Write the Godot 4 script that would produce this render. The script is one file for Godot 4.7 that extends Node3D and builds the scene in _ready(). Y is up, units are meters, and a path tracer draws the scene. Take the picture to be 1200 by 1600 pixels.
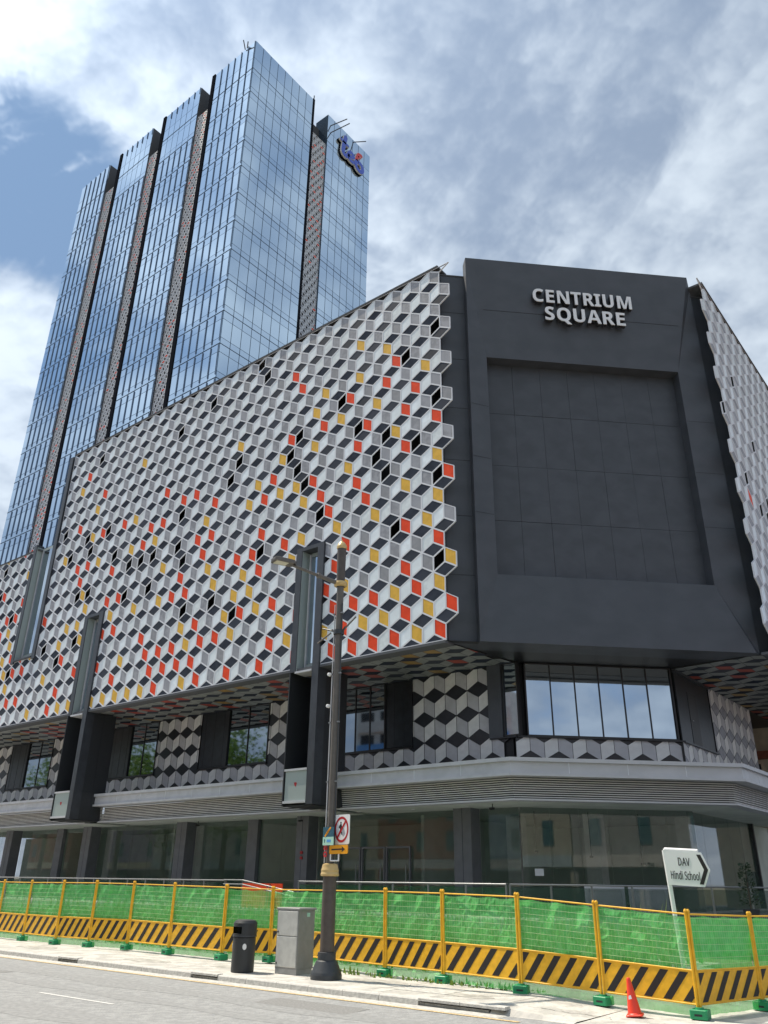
extends Node3D

# ---------------------------------------------------------------- mesh builder
class MB:
	var v := PackedVector3Array()
	var n := PackedVector3Array()
	func tri(a: Vector3, b: Vector3, c: Vector3) -> void:   # counter-clockwise seen from outside
		var nn := (b - a).cross(c - a).normalized()
		v.append_array([a, c, b]); n.append_array([nn, nn, nn])
	func quad(a: Vector3, b: Vector3, c: Vector3, d: Vector3) -> void:
		tri(a, b, c); tri(a, c, d)
	func smooth(a: Vector3, b: Vector3, c: Vector3, na: Vector3, nb: Vector3, nc: Vector3) -> void:
		v.append_array([a, c, b]); n.append_array([na, nc, nb])
	func box(t: Transform3D, s: Vector3) -> MB:              # box of size s round the origin of t
		var h := s * 0.5
		var p := []
		for i in 8:
			p.append(t * Vector3(h.x if i & 1 else -h.x, h.y if i & 2 else -h.y, h.z if i & 4 else -h.z))
		quad(p[4], p[5], p[7], p[6]); quad(p[1], p[0], p[2], p[3])
		quad(p[5], p[1], p[3], p[7]); quad(p[0], p[4], p[6], p[2])
		quad(p[6], p[7], p[3], p[2]); quad(p[0], p[1], p[5], p[4])
		return self
	func span(a: Vector3, b: Vector3) -> MB:                  # axis-aligned box between two corners
		return box(Transform3D(Basis(), (a + b) * 0.5), (b - a).abs())
	func slab(t: Transform3D, poly: PackedVector2Array, z0: float, z1: float, back := false) -> MB:   # polygon in t's xy pulled from z0 to z1
		if Geometry2D.is_polygon_clockwise(poly):
			poly.reverse()
		var id := Geometry2D.triangulate_polygon(poly)
		for i in range(0, id.size(), 3):
			var a := poly[id[i]]; var b := poly[id[i + 1]]; var c := poly[id[i + 2]]
			if (b - a).cross(c - a) < 0.0:
				var k := b; b = c; c = k
			tri(t * Vector3(a.x, a.y, z1), t * Vector3(b.x, b.y, z1), t * Vector3(c.x, c.y, z1))
			if back:
				tri(t * Vector3(a.x, a.y, z0), t * Vector3(c.x, c.y, z0), t * Vector3(b.x, b.y, z0))
		sides(t, poly, z0, z1)
		return self
	func sides(t: Transform3D, poly: PackedVector2Array, z0: float, z1: float) -> void:
		for i in poly.size():
			var a := poly[i]; var b := poly[(i + 1) % poly.size()]
			quad(t * Vector3(a.x, a.y, z0), t * Vector3(b.x, b.y, z0), t * Vector3(b.x, b.y, z1), t * Vector3(a.x, a.y, z1))
	func ring(t: Transform3D, outer: PackedVector2Array, inner: PackedVector2Array, z0: float, z1: float) -> void:
		var k := outer.size()
		for i in k:
			var j := (i + 1) % k
			quad(t * Vector3(outer[i].x, outer[i].y, z1), t * Vector3(outer[j].x, outer[j].y, z1), t * Vector3(inner[j].x, inner[j].y, z1), t * Vector3(inner[i].x, inner[i].y, z1))
			quad(t * Vector3(inner[i].x, inner[i].y, z1), t * Vector3(inner[j].x, inner[j].y, z1), t * Vector3(inner[j].x, inner[j].y, z0), t * Vector3(inner[i].x, inner[i].y, z0))
	func lathe(t: Transform3D, prof: Array, seg := 20) -> MB:   # prof: Vector2(radius, height), going up
		for k in prof.size() - 1:
			var a: Vector2 = prof[k]; var b: Vector2 = prof[k + 1]
			var d := b - a
			for i in seg:
				var u := TAU * i / seg; var w := TAU * (i + 1) / seg
				var e0 := Vector3(cos(u), 0, -sin(u)); var e1 := Vector3(cos(w), 0, -sin(w))
				var n0: Vector3 = t.basis * (e0 * d.y - Vector3(0, d.x, 0)).normalized()
				var n1: Vector3 = t.basis * (e1 * d.y - Vector3(0, d.x, 0)).normalized()
				var p0: Vector3 = t * (e0 * a.x + Vector3(0, a.y, 0)); var p1: Vector3 = t * (e1 * a.x + Vector3(0, a.y, 0))
				var p2: Vector3 = t * (e1 * b.x + Vector3(0, b.y, 0)); var p3: Vector3 = t * (e0 * b.x + Vector3(0, b.y, 0))
				if a.x > 0.0001: smooth(p0, p1, p2, n0, n1, n1)
				if b.x > 0.0001: smooth(p0, p2, p3, n0, n1, n0)
		return self
	func rod(a: Vector3, b: Vector3, r0: float, r1 := -1.0, seg := 10) -> MB:
		if r1 < 0.0: r1 = r0
		var y := (b - a).normalized()
		var x := y.cross(Vector3.UP if absf(y.y) < 0.9 else Vector3.RIGHT).normalized()
		var t := Transform3D(Basis(x, y, x.cross(y)), a)
		var l := (b - a).length()
		return lathe(t, [Vector2(0, 0), Vector2(r0, 0), Vector2(r1, l), Vector2(0, l)], seg)
	func mesh(m: Material) -> ArrayMesh:
		var am := ArrayMesh.new()
		if v.is_empty(): return am
		var a := []; a.resize(Mesh.ARRAY_MAX)
		a[Mesh.ARRAY_VERTEX] = v; a[Mesh.ARRAY_NORMAL] = n
		am.add_surface_from_arrays(Mesh.PRIMITIVE_TRIANGLES, a)
		am.surface_set_material(0, m)
		return am

var taken := {}
var M := {}
var rng := RandomNumberGenerator.new()

func numbered(called: String) -> String:
	taken[called] = taken.get(called, -1) + 1
	return called if taken[called] == 0 else "%s_%03d" % [called, taken[called]]
func kids(parent: Node, called: String) -> String:
	var c: Dictionary = parent.get_meta("_c") if parent.has_meta("_c") else {}
	c[called] = c.get(called, -1) + 1
	parent.set_meta("_c", c)
	return called if c[called] == 0 else "%s_%03d" % [called, c[called]]
func put(called: String, mesh: Mesh, parent: Node, t := Transform3D()) -> MeshInstance3D:
	var o := MeshInstance3D.new()
	o.name = numbered(called) if parent == self else kids(parent, called)
	o.mesh = mesh; o.transform = t
	parent.add_child(o, true)
	return o
func part(called: String, b: MB, m: Material, parent: Node) -> MeshInstance3D:
	return put(called, b.mesh(m), parent)
func stuff(o: Node) -> Node:
	o.set_meta("kind", "stuff"); return o
func setting(called: String, b: MB, m: Material) -> MeshInstance3D:
	var o := part(called, b, m, self); o.set_meta("kind", "structure"); return o
func tag(o: Node, label: String, category: String, group := "") -> Node:
	o.set_meta("label", label); o.set_meta("category", category)
	if group: o.set_meta("group", group)
	return o
func thing(called: String, label: String, category: String, at := Vector3.ZERO, group := "") -> Node3D:
	var o := Node3D.new(); o.name = numbered(called); add_child(o, true); o.position = at
	tag(o, label, category, group)
	return o
func cyc(o: Node) -> void:        # drop the counters used for naming
	if o.has_meta("_c"): o.remove_meta("_c")
	for c in o.get_children(): cyc(c)

# ---------------------------------------------------------------- materials
func lin(r: float, g: float, b: float, rough := 0.6, metal := 0.0) -> StandardMaterial3D:
	var m := StandardMaterial3D.new()
	m.albedo_color = Color(r, g, b).linear_to_srgb(); m.roughness = rough; m.metallic = metal
	return m
func noise_tex(seed_: int, freq: float, a: Color, b: Color, oct := 5, size := 512, lo := 0.3, hi := 0.7) -> NoiseTexture2D:
	var f := FastNoiseLite.new(); f.seed = seed_; f.frequency = freq; f.fractal_octaves = oct; f.noise_type = FastNoiseLite.TYPE_SIMPLEX_SMOOTH
	var t := NoiseTexture2D.new(); t.width = size; t.height = size; t.seamless = true; t.noise = f
	var g := Gradient.new(); g.set_color(0, a); g.set_color(1, b); g.set_offset(0, lo); g.set_offset(1, hi)
	t.color_ramp = g
	return t
func grained(r: float, g: float, b: float, rough: float, vary: float, scale: float, seed_: int, metal := 0.0, freq := 0.012, bump := 0.0) -> StandardMaterial3D:
	var m := StandardMaterial3D.new(); m.roughness = rough; m.metallic = metal
	var c := Color(r, g, b)
	var k0 := 1.0 - vary; var k1 := 1.0 + vary
	m.albedo_texture = noise_tex(seed_, freq, Color(c.r * k0, c.g * k0, c.b * k0).linear_to_srgb(), Color(c.r * k1, c.g * k1, c.b * k1).linear_to_srgb())
	m.uv1_triplanar = true; m.uv1_world_triplanar = true; m.uv1_scale = Vector3.ONE * scale
	if bump > 0.0:
		var f := FastNoiseLite.new(); f.seed = seed_ + 7; f.frequency = 0.08; f.fractal_octaves = 4
		var t := NoiseTexture2D.new(); t.width = 512; t.height = 512; t.seamless = true; t.as_normal_map = true; t.bump_strength = 4.0; t.noise = f
		m.normal_enabled = true; m.normal_texture = t; m.normal_scale = bump
	return m

func make_materials() -> void:
	M.frame = lin(0.70, 0.72, 0.76, 0.45)
	M.white = grained(0.79, 0.86, 0.90, 0.42, 0.035, 0.21, 3)
	M.dark = grained(0.052, 0.060, 0.078, 0.42, 0.10, 0.23, 4)
	M.red = grained(0.80, 0.085, 0.036, 0.45, 0.06, 0.3, 5)
	M.yellow = grained(0.74, 0.45, 0.085, 0.45, 0.06, 0.3, 6)
	M.grey = grained(0.33, 0.34, 0.37, 0.45, 0.12, 0.3, 7)
	M.pale = grained(0.50, 0.51, 0.53, 0.42, 0.10, 0.23, 8)
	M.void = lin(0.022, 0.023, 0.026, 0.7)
	M.box = grained(0.064, 0.071, 0.083, 0.5, 0.10, 0.11, 9)
	M.boxpanel = grained(0.057, 0.063, 0.074, 0.5, 0.13, 0.13, 10)
	M.seam = lin(0.024, 0.026, 0.031, 0.7)
	for q in [["white", 0.79, 0.86, 0.90], ["dark", 0.052, 0.060, 0.078], ["grey", 0.33, 0.34, 0.37]]:
		M[q[0] + "_b"] = grained(q[1] * 0.92, q[2] * 0.915, q[3] * 0.90, 0.48, 0.06, 0.31, 80)
		M[q[0] + "_c"] = grained(q[1] * 1.05, q[2] * 1.05, q[3] * 1.06, 0.40, 0.05, 0.27, 83)
		for e in ["_b", "_c"]: M[q[0] + e].metallic_specular = 0.18
	M.letter = lin(0.80, 0.81, 0.83, 0.4)
	M.letter_side = lin(0.03, 0.03, 0.035, 0.5)
	M.granite = grained(0.030, 0.033, 0.038, 0.45, 0.25, 0.5, 11, 0.0, 0.06)
	M.rail = grained(0.045, 0.050, 0.060, 0.4, 0.1, 0.2, 12)
	M.wall_light = grained(0.74, 0.74, 0.72, 0.45, 0.05, 0.3, 13)
	M.wall_mid = grained(0.50, 0.50, 0.515, 0.45, 0.05, 0.3, 14)
	M.wall_black = grained(0.020, 0.023, 0.028, 0.35, 0.15, 0.3, 15)
	M.alu = grained(0.52, 0.53, 0.56, 0.42, 0.05, 0.2, 16)
	M.louvre = grained(0.62, 0.61, 0.60, 0.5, 0.06, 0.2, 17)
	M.col = grained(0.15, 0.155, 0.17, 0.45, 0.06, 0.2, 18, 0.2)
	M.concrete = grained(0.36, 0.36, 0.35, 0.85, 0.12, 0.25, 19, 0.0, 0.02)
	M.black = lin(0.02, 0.021, 0.023, 0.45)
	M.steel = lin(0.26, 0.27, 0.28, 0.4, 0.5)
	M.mirror_dark = lin(0.26, 0.30, 0.34, 0.03, 1.0)
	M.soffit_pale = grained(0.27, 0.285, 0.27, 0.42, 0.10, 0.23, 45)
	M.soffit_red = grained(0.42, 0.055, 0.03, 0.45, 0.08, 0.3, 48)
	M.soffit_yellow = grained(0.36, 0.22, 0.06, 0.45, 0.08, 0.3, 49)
	M.mirror = lin(0.50, 0.56, 0.62, 0.03, 1.0)
	M.tower = lin(0.62, 0.74, 0.84, 0.06, 1.0)
	M.tower2 = lin(0.57, 0.69, 0.80, 0.07, 1.0)
	M.mullion = lin(0.07, 0.10, 0.14, 0.6)
	M.fin = lin(0.17, 0.23, 0.33, 0.5, 0.0)
	M.towergrey = lin(0.12, 0.125, 0.135, 0.6)
	M.shaft = lin(0.018, 0.020, 0.026, 0.6)
	for k in ["shaft", "towergrey", "mullion", "fin", "white", "dark", "grey", "red", "yellow", "frame", "pale"]: M[k].metallic_specular = 0.18
	for k in ["shaft", "towergrey", "mullion", "fin", "dark"]: M[k].specular_mode = BaseMaterial3D.SPECULAR_DISABLED
	var g := StandardMaterial3D.new(); g.transparency = BaseMaterial3D.TRANSPARENCY_ALPHA; g.albedo_color = Color(0.28, 0.40, 0.34, 0.22); g.roughness = 0.02; g.metallic_specular = 0.9  # milky green put into the pane colour stands in for shop interior brightness
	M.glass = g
	var g2 := StandardMaterial3D.new(); g2.transparency = BaseMaterial3D.TRANSPARENCY_ALPHA; g2.albedo_color = Color(0.22, 0.34, 0.30, 0.35); g2.roughness = 0.03; g2.metallic_specular = 0.8
	M.rail_glass = g2
	M.frosted = lin(0.36, 0.42, 0.41, 0.25)
	M.y_paint = grained(0.84, 0.46, 0.022, 0.42, 0.08, 0.7, 20)
	M.b_paint = lin(0.016, 0.015, 0.016, 0.5)
	var net := StandardMaterial3D.new(); net.transparency = BaseMaterial3D.TRANSPARENCY_ALPHA; net.roughness = 0.95; net.metallic_specular = 0.2
	net.albedo_color = Color(1, 1, 1, 0.72)
	net.albedo_texture = noise_tex(21, 0.02, Color(0.15, 0.58, 0.17).linear_to_srgb(), Color(0.23, 0.70, 0.26).linear_to_srgb())
	net.uv1_triplanar = true; net.uv1_world_triplanar = true; net.uv1_scale = Vector3.ONE * 0.4
	net.backlight_enabled = true; net.backlight = Color(0.25, 0.6, 0.3)
	M.net = net
	M.wire = lin(0.42, 0.55, 0.30, 0.5)
	M.net_fold = lin(0.09, 0.56, 0.16, 0.7)
	M.foot = lin(0.012, 0.27, 0.11, 0.45)
	M.cone = lin(0.85, 0.06, 0.03, 0.4)
	M.bin = lin(0.030, 0.033, 0.036, 0.5)
	M.cab_lit = grained(0.56, 0.56, 0.53, 0.45, 0.06, 0.6, 22)  # cabinet front: sunlit tone put into the paint colour
	M.cab_shaded = grained(0.26, 0.26, 0.255, 0.5, 0.05, 0.6, 23)  # same cabinet paint, shade of its sides put into the colour
	M.pole = grained(0.125, 0.112, 0.10, 0.45, 0.08, 0.7, 24)
	M.pole_low = grained(0.085, 0.070, 0.062, 0.5, 0.10, 0.7, 25)
	M.pole_foot = grained(0.040, 0.046, 0.055, 0.5, 0.10, 0.7, 26)
	M.gold = lin(0.60, 0.43, 0.19, 0.35, 0.25)
	M.lamp_face = lin(0.62, 0.60, 0.48, 0.3)
	M.sign_white = lin(0.78, 0.79, 0.80, 0.4)
	M.sign_red = lin(0.42, 0.012, 0.018, 0.4)
	M.sign_orange = lin(0.85, 0.36, 0.01, 0.4)
	M.sign_teal = lin(0.03, 0.11, 0.16, 0.4)
	M.sign_mint = lin(0.42, 0.70, 0.58, 0.4)
	M.sign_blue = lin(0.12, 0.33, 0.70, 0.4)
	M.asphalt = grained(0.29, 0.295, 0.297, 0.9, 0.10, 0.35, 30, 0.0, 0.02, 0.5)
	M.asphalt_worn = grained(0.262, 0.266, 0.268, 0.85, 0.10, 0.6, 46, 0.0, 0.02)
	M.asphalt_patch = grained(0.225, 0.225, 0.222, 0.9, 0.12, 0.9, 47, 0.0, 0.03)
	M.apron = grained(0.50, 0.485, 0.45, 0.9, 0.15, 0.12, 31, 0.0, 0.02, 0.4)
	M.apron_stain = grained(0.40, 0.385, 0.35, 0.9, 0.18, 0.5, 58)
	M.kerb = grained(0.54, 0.53, 0.50, 0.85, 0.12, 0.5, 32, 0.0, 0.03, 0.3)
	M.gutter = grained(0.50, 0.49, 0.46, 0.9, 0.14, 0.4, 33, 0.0, 0.03)
	M.line_y = grained(0.56, 0.42, 0.22, 0.8, 0.22, 0.9, 34, 0.0, 0.03)
	M.line_w = grained(0.62, 0.62, 0.60, 0.8, 0.12, 0.9, 35, 0.0, 0.03)
	M.soil = grained(0.13, 0.12, 0.07, 0.95, 0.3, 0.4, 36)
	M.room = grained(0.62, 0.66, 0.60, 0.8, 0.06, 0.1, 37)
	M.room_floor = lin(0.50, 0.50, 0.47, 0.5)
	M.leaf = lin(0.12, 0.19, 0.03, 0.6)
	M.leaf.backlight_enabled = true; M.leaf.backlight = Color(0.3, 0.4, 0.1)
	M.leaf_dark = lin(0.022, 0.05, 0.018, 0.6)
	M.bark = grained(0.10, 0.075, 0.05, 0.9, 0.3, 0.8, 38)
	M.cream = grained(0.62, 0.54, 0.40, 0.8, 0.08, 0.2, 39)
	M.terracotta = grained(0.30, 0.11, 0.06, 0.8, 0.15, 0.4, 40)
	M.logo_blue = lin(0.06, 0.12, 0.62, 0.35)
	M.logo_red = lin(0.72, 0.05, 0.045, 0.4)
	M.shop = [grained(0.55, 0.50, 0.38, 0.8, 0.08, 0.2, 41), grained(0.50, 0.22, 0.16, 0.8, 0.08, 0.2, 42), grained(0.40, 0.50, 0.56, 0.8, 0.08, 0.2, 43), grained(0.62, 0.62, 0.60, 0.8, 0.06, 0.2, 44)]

# ---------------------------------------------------------------- sky
func make_sky() -> PanoramaSkyMaterial:
	var w := 4096; var h := 2048
	var a := FastNoiseLite.new(); a.seed = 11; a.frequency = 1.9; a.fractal_octaves = 7; a.fractal_gain = 0.55; a.noise_type = FastNoiseLite.TYPE_SIMPLEX_SMOOTH
	var b := FastNoiseLite.new(); b.seed = 5; b.frequency = 0.8; b.fractal_octaves = 4; b.noise_type = FastNoiseLite.TYPE_SIMPLEX_SMOOTH
	var c := FastNoiseLite.new(); c.seed = 29; c.frequency = 6.0; c.fractal_octaves = 5; c.fractal_gain = 0.6; c.noise_type = FastNoiseLite.TYPE_SIMPLEX_SMOOTH
	var sun := sun_dir()
	# openings (blue) and thick bright banks in the cloud sheet: direction, size, change of cover, change of brightness
	var banks := [[Vector3(-0.674, 0.695, -0.25), 0.10, -0.52, -0.1], [Vector3(-0.69, 0.662, -0.28), 0.08, -0.50, -0.1], [Vector3(-0.79, 0.526, -0.314), 0.06, -0.50, 0.0],
		[Vector3(-0.599, 0.768, -0.227), 0.10, 0.35, 0.38], [Vector3(-0.57, 0.764, -0.302), 0.09, 0.35, 0.30], [Vector3(-0.757, 0.581, -0.3), 0.06, 0.2, 0.35], [Vector3(-0.81, 0.48, -0.342), 0.09, 0.3, 0.45],
		[Vector3(-0.454, 0.817, -0.356), 0.10, 0.3, -0.25], [Vector3(-0.408, 0.806, -0.429), 0.06, 0.2, 0.30], [Vector3(-0.216, 0.777, -0.591), 0.12, 0.3, 0.02], [Vector3(-0.444, 0.713, -0.543), 0.08, 0.3, 0.35], [Vector3(-0.313, 0.746, -0.588), 0.07, 0.2, -0.25], [Vector3(-0.074, 0.771, -0.632), 0.12, 0.3, 0.0], [Vector3(-0.2, 0.687, -0.699), 0.14, 0.3, -0.05]]
	var data := PackedFloat32Array(); data.resize(w * h * 4)
	for y in h:
		var th := PI * (y + 0.5) / h
		var up := cos(th); var r := sin(th)
		if up < -0.03:
			for x in range(0, w * 4, 4):
				var j := y * w * 4 + x
				data[j] = 0.30; data[j + 1] = 0.30; data[j + 2] = 0.28; data[j + 3] = 1.0
			continue
		for x in w:
			var i := (y * w + x) * 4
			var ph := TAU * (x + 0.5) / w
			var dx := r * sin(ph); var dz := -r * cos(ph)
			var seen := dx < 0.15 and dz < 0.10 and up > 0.25
			if not seen and (x % 4 or y % 2):       # out of sight at half the detail
				var from := i - 4 * (x % 4) if y % 2 == 0 else i - w * 4
				data[i] = data[from]; data[i + 1] = data[from + 1]; data[i + 2] = data[from + 2]; data[i + 3] = 1.0
				continue
			var k := 1.0 / (maxf(up, 0.0) + 0.30)
			var px := dx * k; var pz := dz * k
			var wob := b.get_noise_2d(px * 1.6 + 7.0, pz * 1.6)
			var n1 := a.get_noise_2d(px + wob * 0.22, pz * 1.15 - wob * 0.18)
			var n2 := b.get_noise_2d(px * 1.5 - 3.0, pz * 1.5 + 9.0)
			var n3 := c.get_noise_2d(px + n1 * 0.10, pz * 1.25 + wob * 0.1)
			var n4 := c.get_noise_2d(px * 2.6 + n3 * 0.05 + pz * 1.4, pz * 2.0 - px * 0.7 + wob * 0.2) if seen else 0.0
			var dc := 0.0; var dl := 0.0
			if seen:
				for q in banks:
					var d2: float = ((q[0] as Vector3) - Vector3(dx, up, dz)).length_squared()
					var g: float = exp(-d2 / (q[1] * q[1]))
					dc += q[2] * g * (1.0 - 1.8 * n3 - 0.8 * n1); dl += q[3] * g
			var cover := smoothstep(-0.62, 0.10, n1 * 0.8 + n2 * 0.5 + n3 * 0.30 + n4 * 0.14 + 0.20 + dc)
			var lit := smoothstep(-0.60, 0.70, n1 * 0.62 + n3 * 0.50 + n4 * 0.30 - n2 * 0.22 + dl * 0.8 - 0.02)
			var haze := pow(1.0 - maxf(up, 0.0), 4.0)
			var ca := maxf(0.0, dx * sun.x + up * sun.y + dz * sun.z)
			var glow := 0.60 * pow(ca, 5.0) + 0.9 * pow(ca, 50.0)
			var br := Vector3(0.155, 0.245, 0.395).lerp(Vector3(0.42, 0.55, 0.74), haze)
			var cr := Vector3(0.205, 0.262, 0.355).lerp(Vector3(0.50, 0.565, 0.635), lit)
			cr = cr.lerp(Vector3(0.50, 0.58, 0.68), haze * 0.5)
			var q2 := br.lerp(cr, cover * 0.97) * (1.0 + glow * (0.3 + cover * 0.9))
			data[i] = q2.x; data[i + 1] = q2.y; data[i + 2] = q2.z; data[i + 3] = 1.0
	var m := PanoramaSkyMaterial.new()
	m.panorama = ImageTexture.create_from_image(Image.create_from_data(w, h, false, Image.FORMAT_RGBAF, data.to_byte_array()))
	return m

func sun_dir() -> Vector3:
	var el := deg_to_rad(60.0); var az := deg_to_rad(9.0)
	return Vector3(-cos(el) * cos(az), sin(el), cos(el) * sin(az))

# ---------------------------------------------------------------- cube cladding
func inset(p: PackedVector2Array, d: float) -> PackedVector2Array:     # p counter-clockwise
	var o := PackedVector2Array(); var k := p.size()
	for i in k:
		var a := p[(i + k - 1) % k]; var b := p[i]; var c := p[(i + 1) % k]
		var u := (b - a).normalized(); var w := (c - b).normalized()
		var nu := Vector2(-u.y, u.x); var nw := Vector2(-w.y, w.x)
		var den := 1.0 + nu.dot(nw)
		o.append(b + (nu + nw) * (d / maxf(den, 0.06)))
	return o
func area(p: PackedVector2Array) -> float:
	var s := 0.0
	for i in p.size(): s += p[i].cross(p[(i + 1) % p.size()])
	return s * 0.5
func clean(p: PackedVector2Array) -> PackedVector2Array:
	var o := PackedVector2Array()
	for q in p:
		if o.is_empty() or o[o.size() - 1].distance_to(q) > 0.03: o.append(q)
	while o.size() > 2 and o[0].distance_to(o[o.size() - 1]) <= 0.03: o.remove_at(o.size() - 1)
	if o.size() > 2 and Geometry2D.is_polygon_clockwise(o): o.reverse()
	return o

# c: parent, t (u right, v up, z out), w, pitch, centre(row, col) origin x0/x1 (even/odd rows), y0, rows, cols, dir, outline, holes,
# pick(row, col) -> [left, right, bottom material key or ""], near(x) -> bool, bar (frame width), names
func cladding(c: Dictionary) -> void:
	var w: float = c.w; var s: float = c.pitch / 1.5
	var rhs := [
		PackedVector2Array([Vector2(0, 0), Vector2(0, s), Vector2(-w / 2, s / 2), Vector2(-w / 2, -s / 2)]),
		PackedVector2Array([Vector2(0, 0), Vector2(w / 2, -s / 2), Vector2(w / 2, s / 2), Vector2(0, s)]),
		PackedVector2Array([Vector2(0, 0), Vector2(-w / 2, -s / 2), Vector2(0, -s), Vector2(w / 2, -s / 2)])]
	var whole := w * s / 2
	var t: Transform3D = c.t
	var lattice := MB.new()
	var far := {}
	var shared := {}
	var bar: float = c.bar
	var sunk: float = c.get("sunk", 0.03)
	var deep: float = c.get("deep", 0.10)
	var host: Node = c.host
	for row in c.rows:
		for col in c.cols:
			var ctr := Vector2((c.x1 if row % 2 else c.x0) + col * w * c.dir, c.y0 + row * c.pitch)
			var keys: Array = c.pick.call(row, col, ctr)
			for f in 3:
				if M.has(keys[f] + "_b"): keys[f] = keys[f] + ["", "", "_b", "_c"][rng.randi() % 4]
			for f in 3:
				var base: PackedVector2Array = Transform2D(0, ctr) * rhs[f]
				base = clean(base)
				var pieces: Array = [base]
				if c.has("outline"):
					pieces = Geometry2D.intersect_polygons(base, c.outline)
				for hole in c.get("holes", []):
					var left := []
					for q in pieces: left.append_array(Geometry2D.clip_polygons(q, hole))
					pieces = left
				for q in pieces:
					var p := clean(q)
					if p.size() < 3: continue
					var ar := area(p)
					if ar < whole * 0.03: continue
					var full := ar > whole * 0.995
					var b := bar if ar > whole * 0.3 else bar * 0.5
					var inn := inset(p, b)
					var bad := area(inn) < ar * 0.25
					for iq in inn:
						if not Geometry2D.is_point_in_polygon(iq, p): bad = true
					if bad:
						var cen := Vector2.ZERO
						for iq in p: cen += iq / p.size()
						inn = PackedVector2Array()
						for iq in p: inn.append(cen.lerp(iq, 0.84))
					if bar > 0.0:
						lattice.ring(t, p, inn, -deep, 0.0)
						if col == 0 or not full: lattice.sides(t, p, -deep * 2.0, 0.0)
					if keys[f] == "": continue
					if c.near.call(ctr) and ar > whole * 0.25:
						var nm: String = c.names[keys[f].trim_suffix("_b").trim_suffix("_c")]
						if full:
							var sk := "%s%d" % [keys[f], f]
							if not shared.has(sk):
								var mb := MB.new()
								var local := inset(clean(rhs[f]), b)
								chamfer_slab(mb, Transform3D(), local, -0.05, 0.0)
								shared[sk] = mb.mesh(M[keys[f]])
							var tilt := Basis(Vector3.UP, rng.randfn(0.0, 0.002)) * Basis(Vector3.RIGHT, rng.randfn(0.0, 0.002))
							put(nm, shared[sk], host, t * Transform3D(tilt, Vector3(ctr.x, ctr.y, -sunk + rng.randf() * 0.006)))
						else:
							var mb2 := MB.new(); mb2.slab(t, inn, -sunk - 0.05, -sunk)
							part(nm, mb2, M[keys[f]], host)
					else:
						if not far.has(keys[f]): far[keys[f]] = MB.new()
						far[keys[f]].slab(t, inn, -sunk - 0.05, -sunk)
	if bar > 0.0:
		host.mesh = lattice.mesh(M[c.get("lattice", "frame")])
	if not far.is_empty():
		var am := ArrayMesh.new()
		for k in far:
			var a := []; a.resize(Mesh.ARRAY_MAX); a[Mesh.ARRAY_VERTEX] = far[k].v; a[Mesh.ARRAY_NORMAL] = far[k].n
			if far[k].v.is_empty(): continue
			am.add_surface_from_arrays(Mesh.PRIMITIVE_TRIANGLES, a)
			am.surface_set_material(am.get_surface_count() - 1, M[k])
		stuff(put("cladding_panels", am, host))

func chamfer_slab(mb: MB, t: Transform3D, p: PackedVector2Array, z0: float, z1: float) -> void:
	var q := inset(p, 0.012)
	mb.slab(t, q, z1 - 0.001, z1)
	for i in p.size():
		var j := (i + 1) % p.size()
		mb.quad(t * Vector3(p[i].x, p[i].y, z1 - 0.010), t * Vector3(p[j].x, p[j].y, z1 - 0.010), t * Vector3(q[j].x, q[j].y, z1), t * Vector3(q[i].x, q[i].y, z1))
	mb.sides(t, p, z0, z1 - 0.010)

func rect(x0: float, y0: float, x1: float, y1: float) -> PackedVector2Array:
	return PackedVector2Array([Vector2(x0, y0), Vector2(x1, y0), Vector2(x1, y1), Vector2(x0, y1)])

const NAMES := {"white": "white_panel", "dark": "dark_panel", "grey": "grey_panel", "pale": "grey_panel", "soffit_pale": "grey_panel", "soffit_red": "red_panel", "soffit_yellow": "yellow_panel", "red": "red_panel", "yellow": "yellow_panel", "wall_light": "light_panel", "wall_mid": "grey_panel", "wall_black": "black_panel"}
# the coloured faces nearest the corner, row by row from the bottom, right to left: g R Y plain, o r y with an open face beside them
const FACES := ["RYRRRRYR", "RYRYYRYR", "YRYRRRYR", "ygRggYRr", "RggYgRYg", "gYrggRgR", "YggYgYgY", "rgYgRgrg", "YgogRgRY", "goRogYgr", "RgygRggo", "ogRgrggY", "gRgYgYRo", "gYgRgrgY", "goRgYgYg", "oggYgggg", "ggggYggg", "gggggggg", "gggggggg"]

func podium_pick(row: int, col: int, _c: Vector2) -> Array:
	var code := ""
	if row < FACES.size() and col < 8:
		code = FACES[row][col]
	else:
		var p := clampf(1.06 - row * 0.066, 0.0, 1.0)
		if row < 2: p = 0.97
		if row > 15: p = 0.0
		var open := 0.0
		if row > 2 and row < 15: open = 0.13
		if row >= 12: open = 0.07
		if row == 16: p = 0.02
		code = ("R" if rng.randf() < 0.54 else "Y") if rng.randf() < p * 0.72 else "g"
		if rng.randf() < open: code = {"R": "r", "Y": "y", "g": "o"}[code]
	var k: String = {"g": "grey", "o": "grey", "r": "red", "y": "yellow", "R": "red", "Y": "yellow"}[code]
	return ["" if code in ["o", "r", "y"] else "white", k, "dark"]
func side_pick(row: int, _col: int, _c: Vector2) -> Array:
	var p := clampf(0.45 - row * 0.03, 0.0, 1.0)
	var k := "pale"
	if row < 15 and rng.randf() < p * 0.6: k = "red" if rng.randf() < 0.55 else "yellow"
	return ["" if row < 15 and row > 2 and rng.randf() < 0.10 else "white", k, "grey"]
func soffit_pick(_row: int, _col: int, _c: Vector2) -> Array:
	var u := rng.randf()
	return ["soffit_pale", "soffit_red" if u < 0.28 else "soffit_yellow" if u < 0.45 else "soffit_pale", "dark"]
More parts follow.
